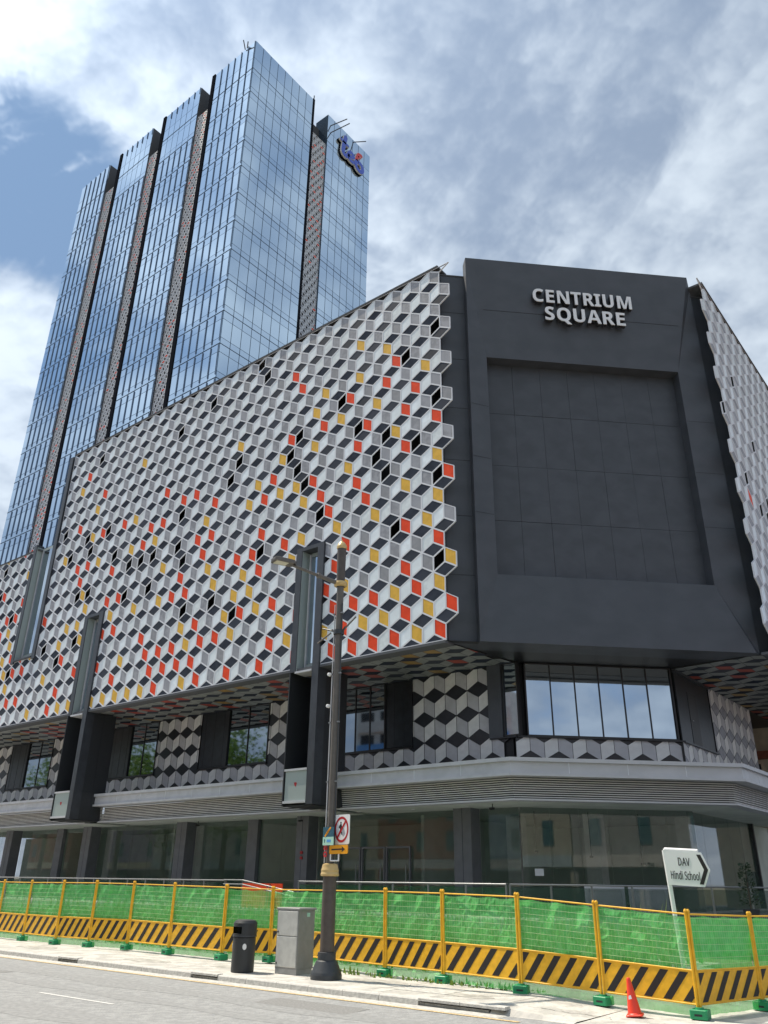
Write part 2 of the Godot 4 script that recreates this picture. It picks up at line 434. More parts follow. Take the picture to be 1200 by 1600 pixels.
func wall_pick(_row: int, _col: int, _c: Vector2) -> Array:
	return ["wall_light", "wall_mid", "wall_black"]
func wall_pick_right(_row: int, _col: int, _c: Vector2) -> Array:
	return ["wall_light", "wall_mid", "grey"]
func tower_pick(_row: int, _col: int, c: Vector2) -> Array:
	var u := rng.randf()
	var p := 0.42 if c.y > 56.0 or c.y < 36.0 else 0.14
	return ["pale", "", "red" if u < p else "grey"]

# ---------------------------------------------------------------- buildings
var T_LEFT := Transform3D(Basis(Vector3(1, 0, 0), Vector3(0, 1, 0), Vector3(0, 0, 1)), Vector3.ZERO)
var T_RIGHT := Transform3D(Basis(Vector3(0, 0, -1), Vector3(0, 1, 0), Vector3(1, 0, 0)), Vector3.ZERO)
const S := 0.70710678
var T_CORNER := Transform3D(Basis(Vector3(S, 0, -S), Vector3(0, 1, 0), Vector3(S, 0, S)), Vector3(-14.34, 0, -35.76))

func on(t: Transform3D, x: float, y: float, z: float) -> Transform3D:
	return t * Transform3D(Basis(), Vector3(x, y, z))
func lbox(mb: MB, t: Transform3D, x0: float, y0: float, z0: float, x1: float, y1: float, z1: float) -> MB:
	return mb.box(on(t, (x0 + x1) / 2, (y0 + y1) / 2, (z0 + z1) / 2), Vector3(absf(x1 - x0), absf(y1 - y0), absf(z1 - z0)))

func bold_font() -> SystemFont:
	var f := SystemFont.new(); f.font_names = PackedStringArray(["Droid Sans"]); f.font_weight = 700
	return f
func plain_font() -> SystemFont:
	var f := SystemFont.new(); f.font_names = PackedStringArray(["Droid Sans"])
	return f
# lettering: every letter a mesh of its own, fitted into x0..x1 with cap height cap, standing on y
func lettering(text: String, f: Font, t: Transform3D, x0: float, x1: float, y: float, cap: float, depth: float, m: Material, parent: Node, called := "letter", face: Material = null) -> void:
	var size := 64
	var total := f.get_string_size(text, HORIZONTAL_ALIGNMENT_LEFT, -1, size).x
	var ref := TextMesh.new(); ref.font = f; ref.font_size = size; ref.pixel_size = 0.01; ref.text = "H"; ref.depth = 0.02
	var hbox := ref.get_aabb()
	var sy := cap / hbox.size.y
	var sx := (x1 - x0) / (total * 0.01)
	for i in text.length():
		if text[i] == " ": continue
		var tm := TextMesh.new(); tm.font = f; tm.font_size = size; tm.pixel_size = 0.01; tm.text = text[i]; tm.depth = depth
		tm.horizontal_alignment = HORIZONTAL_ALIGNMENT_LEFT; tm.vertical_alignment = VERTICAL_ALIGNMENT_BOTTOM
		tm.material = m
		var adv := f.get_string_size(text.substr(0, i), HORIZONTAL_ALIGNMENT_LEFT, -1, size).x * 0.01
		var o := put(called, tm, parent)
		var href := TextMesh.new(); href.font = f; href.font_size = size; href.pixel_size = 0.01; href.text = "H"; href.depth = 0.02
		href.horizontal_alignment = HORIZONTAL_ALIGNMENT_LEFT; href.vertical_alignment = VERTICAL_ALIGNMENT_BOTTOM
		var hb := href.get_aabb()
		o.transform = t * Transform3D(Basis.from_scale(Vector3(sx, sy, 1)), Vector3(x0 + adv * sx, y - hb.position.y * sy, depth / 2))
		if face:
			var fm: TextMesh = tm.duplicate(); fm.depth = 0.05; fm.material = face
			put("letter_face", fm, o, Transform3D(Basis(), Vector3(0, 0, depth / 2 + 0.02)))

func window_row(host: Node, t: Transform3D, x0: float, x1: float, y0: float, y1: float, n: int, glass: Material, parent_name := "bay_window") -> Node:
	var fr := MB.new()
	var e := 0.07
	lbox(fr, t, x0, y0, -0.25, x1, y0 + e, 0.06); lbox(fr, t, x0, y1 - e, -0.25, x1, y1, 0.06)
	lbox(fr, t, x0, y0 + e, -0.25, x0 + e, y1 - e, 0.055); lbox(fr, t, x1 - e, y0 + e, -0.25, x1, y1 - e, 0.055)
	var o := part(parent_name, fr, M.black, host)
	var wd := (x1 - x0 - 2 * e) / n
	for i in n:
		var a := x0 + e + wd * i
		var g := MB.new()
		g.box(on(t, a + wd / 2, (y0 + y1) / 2, -0.06) * Transform3D(Basis(Vector3.UP, rng.randfn(0, 0.002)) * Basis(Vector3.RIGHT, rng.randfn(0, 0.002)), Vector3.ZERO), Vector3(wd - 0.05, y1 - y0 - 2 * e, 0.03))
		part("pane", g, glass, o)
		if i > 0:
			var mu := MB.new(); lbox(mu, t, a - 0.028, y0 + e, -0.1, a + 0.028, y1 - e, 0.0)
			part("mullion", mu, M.black, o)
	return o

func slot_pillar(host: Node, x0: float, x1: float, y_top: float, y_bot: float, lower: bool, rail_top := -1.0) -> void:
	var f := MB.new()
	var zf := -29.88; var zb := -30.5
	var w := 0.42; var rw := 0.46
	var low := 12.15 if lower else y_bot
	lbox(f, T_LEFT, x0, low, zb, x0 + w, y_top if rail_top < 0.0 else rail_top, zf)
	lbox(f, T_LEFT, x1 - rw, y_bot, zb, x1, y_top, zf)
	if rail_top < 0.0: lbox(f, T_LEFT, x0 + w, y_top - 0.22, zb, x1 - rw, y_top - 0.003, zf + 0.002)
	var o := part("slot_pillar", f, M.rail, host)
	var slot_low := 12.15 if lower else y_bot + 0.25
	var yt := (y_top if rail_top < 0.0 else rail_top) - 0.22
	var g := MB.new(); lbox(g, T_LEFT, x0 + w, slot_low, zb, x0 + w + 0.03, yt, zf - 0.05); lbox(g, T_LEFT, x0 + w + 0.03, slot_low, zb - 0.05, x1 - rw, yt, zb + 0.03)
	part("lining_panel", g, M.frosted, o)
	var g2 := MB.new(); lbox(g2, T_LEFT, x0 + w + 0.22, slot_low + 0.5, zb + 0.031, x1 - rw - 0.04, yt - 0.25, zb + 0.06)
	part("pane", g2, M.mirror, o)
	var g3 := MB.new(); lbox(g3, T_LEFT, x0 + w + 0.15, slot_low, zb + 0.032, x0 + w + 0.22, yt - 0.1, zb + 0.13)
	part("mullion", g3, M.alu, o)
	var sill := MB.new(); lbox(sill, T_LEFT, x0 + w + 0.003, slot_low - 0.10, zb - 0.2, x1 - rw - 0.003, slot_low, zf + 0.05)
	part("sill", sill, M.alu if lower else M.rail, o)
	if lower:
		var b := MB.new(); lbox(b, T_LEFT, x0 + 0.06, 7.2, -32.2, x1 - rw, slot_low - 0.10, -31.6)
		lbox(b, T_LEFT, x0, 5.45, -32.2, x0 + 0.06, 12.147, zf - 0.003); lbox(b, T_LEFT, x0 + 0.06, 5.45, -32.2, x1 - rw, 7.0, -30.6)
		part("recess", b, M.granite, o)
		var sd := MB.new(); lbox(sd, T_LEFT, x1 - rw, y_bot + 0.005, -32.2, x1 - 0.004, 12.2, zb - 0.003)
		part("side_panel", sd, M.granite, o)
		var j := MB.new(); lbox(j, T_LEFT, x1 - 0.02, y_bot + 0.1, -31.27, x1 + 0.002, 12.15, -31.245)
		part("joint", j, M.seam, o)
		var j2 := MB.new(); lbox(j2, T_LEFT, x1 - 0.02, 7.18, -32.15, x1 + 0.003, 7.21, zb)
		part("joint", j2, M.seam, o)
		var lp := MB.new(); lbox(lp, T_LEFT, x0 + 0.12, y_bot + 0.2, -30.4, x1 - rw - 0.05, 7.1, zf - 0.05)
		var lo := part("glass_box", lp, M.frosted, o)
		var tr := MB.new()
		lbox(tr, T_LEFT, x0 + 0.063, 7.1, -30.4, x1 - rw - 0.003, 7.2, zf + 0.015); lbox(tr, T_LEFT, x0 + 0.063, y_bot + 0.08, -30.45, x1 - rw - 0.003, y_bot + 0.2, zf + 0.02)
		part("trim", tr, M.alu, lo)
		var st := MB.new(); st.slab(on(T_LEFT, (x0 + x1) / 2 - 0.2, 6.45, zf - 0.05), PackedVector2Array([Vector2(-0.11, 0.10), Vector2(-0.07, -0.02), Vector2(-0.01, -0.11), Vector2(0.05, -0.09), Vector2(0.10, 0.04), Vector2(0.04, 0.11), Vector2(-0.03, 0.08)]), 0.0, 0.006)
		part("sticker", st, M.sign_red, lo)
		var un := MB.new(); lbox(un, T_LEFT, x0 + 0.02, y_bot - 0.06, -32.15, x1 - 0.02, y_bot + 0.003, -30.0)
		part("underside", un, M.black, o)

func ledge_run(host: Node, pts: Array) -> void:      # pts: front line of the ledge seen from above, left to right (outside on the right-hand side of travel)
	var ledge := MB.new(); var fascia := MB.new(); var back := MB.new(); var lip := MB.new(); var ceil_ := MB.new()
	var slats := []
	for k in 9: slats.append(MB.new())
	var nrm := []
	for i in pts.size() - 1:
		var d: Vector3 = (pts[i + 1] - pts[i]).normalized(); nrm.append(d.cross(Vector3.UP))
	var off := func(i: int, o: float) -> Vector3:
		if i == 0: return pts[0] + nrm[0] * o
		if i == pts.size() - 1: return pts[i] + nrm[i - 1] * o
		var b: Vector3 = (nrm[i - 1] + nrm[i]); return pts[i] + b * (o / (b.dot(nrm[i])))
	var strip := func(mb: MB, i: int, o0: float, y0: float, o1: float, y1: float):
		# rectangle in section from (o0 inner,y0) to (o1 outer,y1), swept from corner i to i+1
		var a: Vector3 = off.call(i, o0); var b: Vector3 = off.call(i + 1, o0); var c: Vector3 = off.call(i + 1, o1); var d: Vector3 = off.call(i, o1)
		var u := Vector3.UP
		mb.quad(d + u * y0, c + u * y0, c + u * y1, d + u * y1)
		mb.quad(b + u * y0, a + u * y0, a + u * y1, b + u * y1)
		mb.quad(d + u * y1, c + u * y1, b + u * y1, a + u * y1)
		mb.quad(a + u * y0, b + u * y0, c + u * y0, d + u * y0)
		mb.quad(a + u * y0, d + u * y0, d + u * y1, a + u * y1)
		mb.quad(c + u * y0, b + u * y0, b + u * y1, c + u * y1)
	for i in pts.size() - 1:
		strip.call(ledge, i, -4.2, 6.92, 0.0, 7.08)
		strip.call(fascia, i, -0.30, 6.44, -0.12, 6.917)
		strip.call(fascia, i, -0.9, 6.32, 0.0, 6.437)
		strip.call(back, i, -1.5, 5.42, -0.98, 6.317)
		strip.call(lip, i, -1.2, 5.36, -0.58, 5.44)
		strip.call(ceil_, i, -4.1, 5.37, -1.205, 5.43)
		for k in 9:
			var y: float = 5.49 + k * 0.093
			strip.call(slats[k], i, -0.80 + k * 0.010, y, -0.70 + k * 0.010, y + 0.042)
	var o := part("ledge", ledge, M.alu, host)
	part("fascia", fascia, M.alu, o)
	var lb := part("louvre_band", back, M.black, host)
	for k in 9: part("slat", slats[k], M.louvre, lb)
	part("lip", lip, M.alu, lb)
	part("canopy_ceiling", ceil_, M.room, host)
	# joints across the fascia
	for i in pts.size() - 1:
		var a: Vector3 = pts[i]; var b: Vector3 = pts[i + 1]
		var l := a.distance_to(b); var n := int(l / 2.3)
		for k in range(1, n):
			var p: Vector3 = a.lerp(b, float(k) / n) + nrm[i] * -0.12
			var j := MB.new(); j.box(Transform3D(Basis(nrm[i].cross(Vector3.UP) * -1.0, Vector3.UP, nrm[i]), p + Vector3(0, 6.68, 0)), Vector3(0.03, 0.45, 0.02))
			part("joint", j, M.frame, o)

func podium() -> void:
	var pb := thing("podium_building", "grey commercial block clad in cube pattern panels of white, grey, red and yellow", "building")
	# masses
	var body := MB.new()
	var foot := PackedVector2Array([Vector2(-58.2, 30.95), Vector2(-21.75, 30.95), Vector2(-9.75, 42.95), Vector2(-9.75, 110), Vector2(-58.2, 110)])
	var flat := Transform3D(Basis(Vector3(1, 0, 0), Vector3(0, 0, -1), Vector3(0, 1, 0)), Vector3.ZERO)      # x, -z -> up
	body.slab(flat, foot, 12.34, 34.45, true)
	lbox(body, T_LEFT, -100.0, 12.34, -80.0, -58.21, 26.5, -30.95)
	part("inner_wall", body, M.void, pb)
	# main cube facade
	var host := put("cube_cladding", ArrayMesh.new(), pb)
	cladding({"host": host, "t": on(T_LEFT, 0, 0, -30.0), "w": 1.3686, "pitch": 1.1712, "x0": -21.04, "x1": -20.355, "y0": 12.72, "rows": 20, "cols": 42, "dir": -1,
		"outline": PackedVector2Array([Vector2(-78, 12.335), Vector2(-18, 12.335), Vector2(-18, 34.60), Vector2(-57.9, 34.60), Vector2(-57.9, 26.7), Vector2(-78, 26.7)]),
		"holes": [rect(-30.2, 12.0, -28.6, 19.1), rect(-51.5, 12.0, -49.8, 19.1), rect(-61.3, 17.3, -58.2, 27.2)],
		"pick": podium_pick, "near": func(c): return c.x > -37.6, "bar": 0.040, "sunk": 0.012, "deep": 0.035, "names": NAMES})
	var trim := MB.new()
	lbox(trim, T_LEFT, -57.9, 34.6, -30.9, -20.42, 34.72, -29.95); lbox(trim, T_LEFT, -78, 26.7, -30.9, -60.9, 26.82, -29.95)
	lbox(trim, T_LEFT, -78, 12.20, -30.7, -20.42, 12.33, -29.97)
	lbox(trim, T_RIGHT, 40.75, 34.6, -9.75, 110, 34.72, -8.80); lbox(trim, T_RIGHT, 40.75, 12.20, -9.4, 110, 12.33, -8.82)
	part("edge_trim", trim, M.towergrey, pb)
	# side cube facade
	var host2 := put("side_cladding", ArrayMesh.new(), pb)
	cladding({"host": host2, "t": on(T_RIGHT, 0, 0, -8.85), "w": 1.3686, "pitch": 1.1712, "x0": 41.42, "x1": 40.735, "y0": 12.72, "rows": 20, "cols": 36, "dir": 1,
		"outline": rect(36, 12.335, 90, 34.60), "pick": side_pick, "near": func(_c): return false, "bar": 0.040, "sunk": 0.012, "deep": 0.035, "names": NAMES})
	# soffits
	var under := MB.new()
	var soff := PackedVector2Array([Vector2(-100, 30.2), Vector2(-20.3, 30.2), Vector2(-9.1, 41.4), Vector2(-9.1, 110), Vector2(-100, 110)])
	under.slab(flat, soff, 12.33, 12.338, true)
	part("soffit", under, M.black, pb)
	var t_down := Transform3D(Basis(Vector3(1, 0, 0), Vector3(0, 0, 1), Vector3(0, -1, 0)), Vector3(0, 12.27, 0))
	var h3 := put("soffit_cladding", ArrayMesh.new(), pb)
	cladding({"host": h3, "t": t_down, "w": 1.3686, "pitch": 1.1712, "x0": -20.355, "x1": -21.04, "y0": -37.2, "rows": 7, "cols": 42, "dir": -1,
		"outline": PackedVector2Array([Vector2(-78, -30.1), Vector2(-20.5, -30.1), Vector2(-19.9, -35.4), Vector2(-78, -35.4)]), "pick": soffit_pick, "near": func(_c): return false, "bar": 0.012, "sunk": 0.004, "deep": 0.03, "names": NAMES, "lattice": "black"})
	var h4 := put("soffit_cladding", ArrayMesh.new(), pb)
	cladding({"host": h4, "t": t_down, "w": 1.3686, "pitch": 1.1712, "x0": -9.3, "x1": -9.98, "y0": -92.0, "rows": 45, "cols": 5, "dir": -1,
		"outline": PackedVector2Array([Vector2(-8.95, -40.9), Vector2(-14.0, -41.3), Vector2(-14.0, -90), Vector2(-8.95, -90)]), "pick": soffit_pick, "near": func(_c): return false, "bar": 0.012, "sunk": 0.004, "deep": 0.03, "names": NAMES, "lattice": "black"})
	# dark wall behind the corner screen
	var cw := MB.new()
	lbox(cw, T_CORNER, -8.15, 12.32, -1.72, -5.8, 34.35, -0.62); lbox(cw, T_CORNER, 5.45, 12.32, -1.72, 8.0, 34.35, -0.62); lbox(cw, T_CORNER, -5.8, 28.62, -1.72, 5.45, 34.35, -0.62); lbox(cw, T_CORNER, -5.8, 12.32, -1.72, 5.45, 15.68, -0.62)
	var cwo := part("corner_wall", cw, M.box, pb)
	for y in [15.75, 18.94, 22.13, 25.32, 28.5, 31.7]:
		var j := MB.new(); lbox(j, T_CORNER, -8.13, y - 0.012, -0.63, -6.75, y + 0.012, -0.612); part("joint", j, M.seam, cwo)
	var cap := MB.new(); lbox(cap, T_CORNER, -8.2, 34.352, -1.45, 8.05, 34.42, -0.58); part("coping", cap, M.towergrey, cwo)
	# screen frame
	var t := T_CORNER
	var P := func(x, y, z) -> Vector3: return t * Vector3(x, y, z)
	var fr := MB.new()
	var lo := 12.28; var hi := 35.3; var rl := -5.71; var rr := 5.37; var rb := 15.75; var rt := 28.55
	var di := -0.28
	var tl: Vector3 = P.call(-6.77, hi, 0.0); var tr: Vector3 = P.call(6.77, hi, 0.0); var bl: Vector3 = P.call(-6.77, lo, 0.0); var br: Vector3 = P.call(6.77, lo, 0.0)
	var ilt: Vector3 = P.call(rl, rt, di); var irt: Vector3 = P.call(rr, rt, di); var ilb: Vector3 = P.call(rl, rb, di); var irb: Vector3 = P.call(rr, rb, di)
	var otr: Vector3 = P.call(6.98, hi - 0.7, -0.3); var obr: Vector3 = P.call(7.10, lo, -0.3)
	fr.quad(ilt, irt, tr, tl); fr.quad(bl, ilb, ilt, tl); fr.quad(bl, br, irb, ilb)
	fr.tri(tr, irt, otr); fr.tri(irt, obr, otr); fr.tri(irt, irb, obr); fr.tri(irb, br, obr)
	# reveals, sides, top and underside
	var db := -1.10
	fr.quad(P.call(rl, rt, db), P.call(rr, rt, db), irt, ilt); fr.quad(ilb, irb, P.call(rr, rb, db), P.call(rl, rb, db))
	fr.quad(P.call(rl, rb, db), P.call(rl, rt, db), ilt, ilb); fr.quad(irb, irt, P.call(rr, rt, db), P.call(rr, rb, db))
	fr.quad(P.call(-6.77, lo, -0.7), bl, tl, P.call(-6.77, hi, -0.7)); fr.quad(obr, P.call(7.05, lo, -0.7), P.call(6.9, hi, -0.7), otr); fr.tri(tr, otr, P.call(6.9, hi, -0.7))
	fr.quad(tl, tr, P.call(6.9, hi, -0.7), P.call(-6.77, hi, -0.7)); fr.quad(P.call(-6.77, lo, -0.7), P.call(7.05, lo, -0.7), br, bl); fr.tri(br, P.call(7.05, lo, -0.7), obr)
	fr.quad(P.call(6.9, 34.3, -0.7), P.call(-6.77, 34.3, -0.7), P.call(-6.77, hi, -0.7), P.call(6.9, hi, -0.7))
	var fo := part("screen_frame", fr, M.box, pb)
	var back := MB.new(); lbox(back, T_CORNER, rl - 0.05, rb - 0.05, -1.6, rr + 0.05, rt + 0.05, -1.065)
	part("screen_backing", back, M.seam, fo)
	for r in 4:
		for c in 7:
			var wx := (rr - rl) / 7.0; var hy := (rt - rb) / 4.0
			var pm := MB.new()
			lbox(pm, t, rl + wx * c + 0.006, rb + hy * r + 0.009, -1.06, rl + wx * (c + 1) - 0.006, rb + hy * (r + 1) - 0.009, -0.97 + rng.randf() * 0.016)
			part("screen_panel", pm, M.boxpanel, fo)
	# seams of the frame sheets
	var hs := MB.new()
	var z_at := func(y: float) -> float: return di * (hi - y) / (hi - rt)
	hs.box(on(t, 0.0, 31.72, z_at.call(31.72) + 0.001), Vector3(11.6, 0.025, 0.02))
	part("seam", hs, M.seam, fo)
	for y in [18.94, 22.13, 25.32]:
		var s1 := MB.new()
		var zl: Vector3 = P.call(-6.74, y, 0.004); var zr: Vector3 = P.call(rl - 0.03, y, di + 0.012)
		s1.quad(zl - Vector3(0, 0.012, 0), zr - Vector3(0, 0.012, 0), zr + Vector3(0, 0.012, 0), zl + Vector3(0, 0.012, 0)); part("seam", s1, M.seam, fo)
		var s2 := MB.new()
		var ya: Vector3 = P.call(rr + 0.03, y, di + 0.004); var yb: Vector3 = P.call(6.98, y, -0.292)
		s2.quad(ya - Vector3(0, 0.012, 0), yb - Vector3(0, 0.012, 0), yb + Vector3(0, 0.012, 0), ya + Vector3(0, 0.012, 0)); part("seam", s2, M.seam, fo)
	# letters on the header
	var slope := atan2(-di, hi - rt)
	var th := t * Transform3D(Basis(Vector3.RIGHT, -slope * 0.0), Vector3(0, 0, -0.04))
	lettering("CENTRIUM", bold_font(), th, -3.02, 3.02, 32.33, 0.90, 0.24, M.letter_side, pb, "letter", M.letter)
	lettering("SQUARE", bold_font(), th, -2.36, 2.46, 31.10, 0.90, 0.24, M.letter_side, pb, "letter", M.letter)
	# pillars with slot windows
	slot_pillar(pb, -30.42, -28.33, 19.27, 5.48, true)
	slot_pillar(pb, -51.75, -49.45, 19.27, 5.48, true)
	slot_pillar(pb, -61.5, -58.0, 34.5, 17.15, false, 27.2)
	# second storey wall
	var zw := -35.3
	var host5 := put("upper_storey_wall", ArrayMesh.new(), pb)
	var wy0 := 11.6 - 1.21 * 4
	var wins := [[-69.0, -62.4], [-54.3, -48.7], [-44.05, -37.45], [-32.6, -26.25]]
	var holes := [rect(-21.4, 8.65, -10, 13)]
	for wn in wins: holes.append(rect(wn[0], 8.65, wn[1], 13))
	cladding({"host": host5, "t": on(T_LEFT, 0, 0, zw), "w": 1.385, "pitch": 1.21, "x0": -20.66, "x1": -21.35, "y0": wy0, "rows": 6, "cols": 42, "dir": -1,
		"outline": rect(-78, 7.0, -19.95, 12.26), "holes": holes, "pick": wall_pick, "near": func(c): return c.x > -50.0, "bar": 0.012, "sunk": 0.004, "deep": 0.06, "names": NAMES, "lattice": "black"})
	var core := MB.new(); lbox(core, T_LEFT, -78, 7.0, -36.2, -20.2, 12.3, -35.42)
	part("wall_core", core, M.void, pb)
	for wn in wins:
		var x0: float = wn[0]; var x1: float = wn[1]
		var last: bool = x1 > -30
		var solid := (x1 - x0) * 0.42
		var dp := MB.new()
		if last: lbox(dp, T_LEFT, x1 - 1.9, 8.72, zw - 0.1, x1 - 0.07, 12.26, zw - 0.03)
		else: lbox(dp, T_LEFT, x0 + 0.07, 8.72, zw - 0.1, x0 + solid, 12.26, zw - 0.03)
		var wo: Node = window_row(pb, on(T_LEFT, 0, 0, zw), x0, x1 - 1.9 if last else x1, 8.65, 12.3, 4, M.mirror_dark) if last else window_row(pb, on(T_LEFT, 0, 0, zw), x0 + solid, x1, 8.65, 12.3, 2, M.mirror_dark)
		part("dark_panel", dp, M.wall_black, wo)
		for k in 3:
			var jx := (x1 - 1.9 + 0.6 * k) if last else (x0 + solid * (k + 0.5) / 3.0)
			var jn := MB.new(); lbox(jn, T_LEFT, jx - 0.01, 8.75, zw - 0.04, jx + 0.01, 12.2, zw - 0.022); part("joint", jn, M.seam, wo)
		var sl := MB.new(); lbox(sl, T_LEFT, x0 - 0.02, 8.58, zw - 0.2, x1 + 0.02, 8.66, zw + 0.12); part("sill", sl, M.black, wo)
	# chamfer corner wall and wide bay window: plane x + z = -55.3
	var tc := Transform3D(Basis(Vector3(S, 0, -S), Vector3(0, 1, 0), Vector3(S, 0, S)), Vector3(-16.98, 0, -38.32))
	var cx0 := -4.27; var cx1 := 4.27
	var host6 := put("corner_wall_band", ArrayMesh.new(), pb)
	cladding({"host": host6, "t": tc, "w": 1.42, "pitch": 1.21, "x0": -4.27, "x1": -3.56, "y0": wy0, "rows": 3, "cols": 8, "dir": 1,
		"outline": rect(cx0, 7.0, cx1, 8.62), "pick": wall_pick, "near": func(_c): return true, "bar": 0.012, "sunk": 0.004, "deep": 0.06, "names": NAMES, "lattice": "black"})
	window_row(pb, tc, -3.66, 4.12, 8.66, 12.3, 6, M.mirror)
	var ss := MB.new(); lbox(ss, tc, -4.2, 8.59, -0.2, 4.3, 8.66, 0.14); part("sill", ss, M.black, pb)
	window_row(pb, on(T_LEFT, 0, 0, zw), -20.6, -19.72, 8.66, 12.3, 1, M.mirror)
	var jl := MB.new(); lbox(jl, T_LEFT, -21.4, 8.62, -35.5, -20.62, 12.32, -35.15); part("jamb", jl, M.box, pb)
	var sl2 := MB.new(); lbox(sl2, T_LEFT, -21.4, 8.57, -35.5, -19.9, 8.64, -35.17); part("sill", sl2, M.black, pb)
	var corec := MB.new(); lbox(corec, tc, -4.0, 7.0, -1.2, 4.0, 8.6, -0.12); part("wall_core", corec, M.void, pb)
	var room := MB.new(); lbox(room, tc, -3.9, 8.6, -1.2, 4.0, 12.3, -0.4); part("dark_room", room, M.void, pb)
	# right-hand wall of the second storey, plane x = -13.9
	var tr2 := on(T_RIGHT, 0, 0, -13.9)
	var host7 := put("side_storey_wall", ArrayMesh.new(), pb)
	cladding({"host": host7, "t": tr2, "w": 1.385, "pitch": 1.21, "x0": 41.9, "x1": 41.2, "y0": wy0, "rows": 6, "cols": 11, "dir": 1,
		"outline": rect(41.25, 7.0, 54.4, 12.26), "holes": [rect(41.2, 8.65, 46.55, 13)], "pick": wall_pick_right, "near": func(_c): return true, "bar": 0.012, "sunk": 0.004, "deep": 0.06, "names": NAMES, "lattice": "black"})
	var corer := MB.new(); lbox(corer, tr2, 41.6, 7.0, -1.0, 54.35, 12.3, -0.12); part("wall_core", corer, M.void, pb)
	var dpr := MB.new(); lbox(dpr, tr2, 41.4, 8.7, -0.11, 46.5, 12.28, -0.05)
	var dro := part("dark_wall", dpr, M.wall_black, pb)
	var dr := MB.new(); lbox(dr, tr2, 43.0, 8.72, -0.06, 44.3, 11.4, -0.03); part("door", dr, M.black, dro)
	var hd := MB.new(); lbox(hd, tr2, 43.1, 9.9, -0.03, 43.35, 9.94, 0.02); part("handle", hd, M.steel, dro)
	var lt := MB.new(); lbox(lt, tr2, 41.3, 12.14, -0.12, 46.55, 12.26, 0.10); lbox(lt, tr2, 41.3, 8.58, -0.12, 46.6, 8.66, 0.12); part("trim", lt, M.rail, pb)
	# ledges
	ledge_run(pb, [Vector3(-28.6, 0, -31.4), Vector3(-18.15, 0, -31.4), Vector3(-10.6, 0, -38.95), Vector3(-10.6, 0, -54.5)])
	ledge_run(pb, [Vector3(-49.5, 0, -31.4), Vector3(-29.7, 0, -31.4)])
	ledge_run(pb, [Vector3(-80, 0, -31.4), Vector3(-51.0, 0, -31.4)])
	# ground floor: columns, glass, rooms
	for c in [[-23.2, 1.0], [-33.75, 0.9], [-44.4, 1.0], [-54.9, 1.0], [-65.6, 1.0]]:
		var m := MB.new(); lbox(m, T_LEFT, c[0], 1.0, -35.25, c[0] + c[1], 5.40, -34.45)
		var co := part("column", m, M.col, pb)
		var j := MB.new(); lbox(j, T_LEFT, c[0] + c[1] * 0.5 - 0.012, 1.05, -34.46, c[0] + c[1] * 0.5 + 0.012, 5.38, -34.446); part("joint", j, M.seam, co)
		if c[0] > -34 and c[0] < -33:
			for q in [[0.42, 3.42, "red"], [0.42, 3.15, "red"], [0.36, 1.6, "black"]]:
				var hy := MB.new(); lbox(hy, T_LEFT, c[0] + q[0], q[1], -34.44, c[0] + q[0] + 0.16, q[1] + 0.14, -34.38); part("alarm_point", hy, M.sign_red if q[2] == "red" else M.black, co)
	var runs := [[-78.0, -65.6], [-64.6, -59.3], [-58.4, -54.9], [-53.9, -44.4], [-43.4, -38.4], [-37.6, -33.75], [-32.85, -23.2], [-22.2, -20.05]]
	for r in runs:
		var a: float = r[0]; var b: float = r[1]; var n := maxi(1, int((b - a) / 1.9))
		for k in n:
			var w := (b - a) / n
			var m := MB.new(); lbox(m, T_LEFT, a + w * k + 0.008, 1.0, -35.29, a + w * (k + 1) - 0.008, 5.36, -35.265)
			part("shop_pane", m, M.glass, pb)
	for mx in [-59.3, -38.4]:
		var m := MB.new(); lbox(m, T_LEFT, mx, 1.0, -35.35, mx + 0.85, 5.40, -35.05); part("mullion", m, M.col, pb)
	for k in 6:
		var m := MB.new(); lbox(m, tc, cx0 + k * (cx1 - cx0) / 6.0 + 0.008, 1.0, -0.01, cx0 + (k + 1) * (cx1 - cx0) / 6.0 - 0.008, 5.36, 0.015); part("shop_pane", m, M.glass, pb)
	for k in 5:
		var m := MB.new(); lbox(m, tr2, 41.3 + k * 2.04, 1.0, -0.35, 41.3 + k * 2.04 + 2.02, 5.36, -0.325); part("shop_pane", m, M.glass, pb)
	var endm := MB.new(); lbox(endm, tr2, 51.5, 1.0, -0.5, 51.72, 5.40, -0.2); part("mullion", endm, M.black, pb)
	# doors in the entrance bay
	for dx in [-31.2, -29.55, -27.9]:
		var m := MB.new()
		lbox(m, T_LEFT, dx, 1.0, -35.22, dx + 0.08, 3.75, -35.12); lbox(m, T_LEFT, dx + 1.5, 1.0, -35.22, dx + 1.58, 3.75, -35.12); lbox(m, T_LEFT, dx + 0.08, 3.66, -35.22, dx + 1.5, 3.75, -35.12)
		var dd := part("door", m, M.col, pb)
		var hh := MB.new(); hh.rod(Vector3(dx + 1.35, 1.7, -35.06), Vector3(dx + 1.35, 2.9, -35.06), 0.025); part("handle", hh, M.steel, dd)
	var ri := MB.new()
	ri.slab(flat, PackedVector2Array([Vector2(-78, 35.2), Vector2(-20.0, 35.2), Vector2(-14.1, 41.1), Vector2(-14.1, 56), Vector2(-78, 56)]), 0.9, 0.995, true)
	part("room_floor", ri, M.room_floor, pb)
	var rw := MB.new()
	lbox(rw, T_LEFT, -78, 0.995, -47.2, -26.5, 5.36, -43.0); lbox(rw, T_LEFT, -26.5, 0.995, -56.0, -14.5, 5.36, -50.5); lbox(rw, T_LEFT, -26.7, 0.995, -50.5, -26.5, 5.36, -47.2)
	for x in [-61.5, -48.0, -40.0, -27.0]: lbox(rw, T_LEFT, x, 0.995, -43.0, x + 0.2, 5.36, -37.0)
	part("room_wall", rw, M.room, pb)
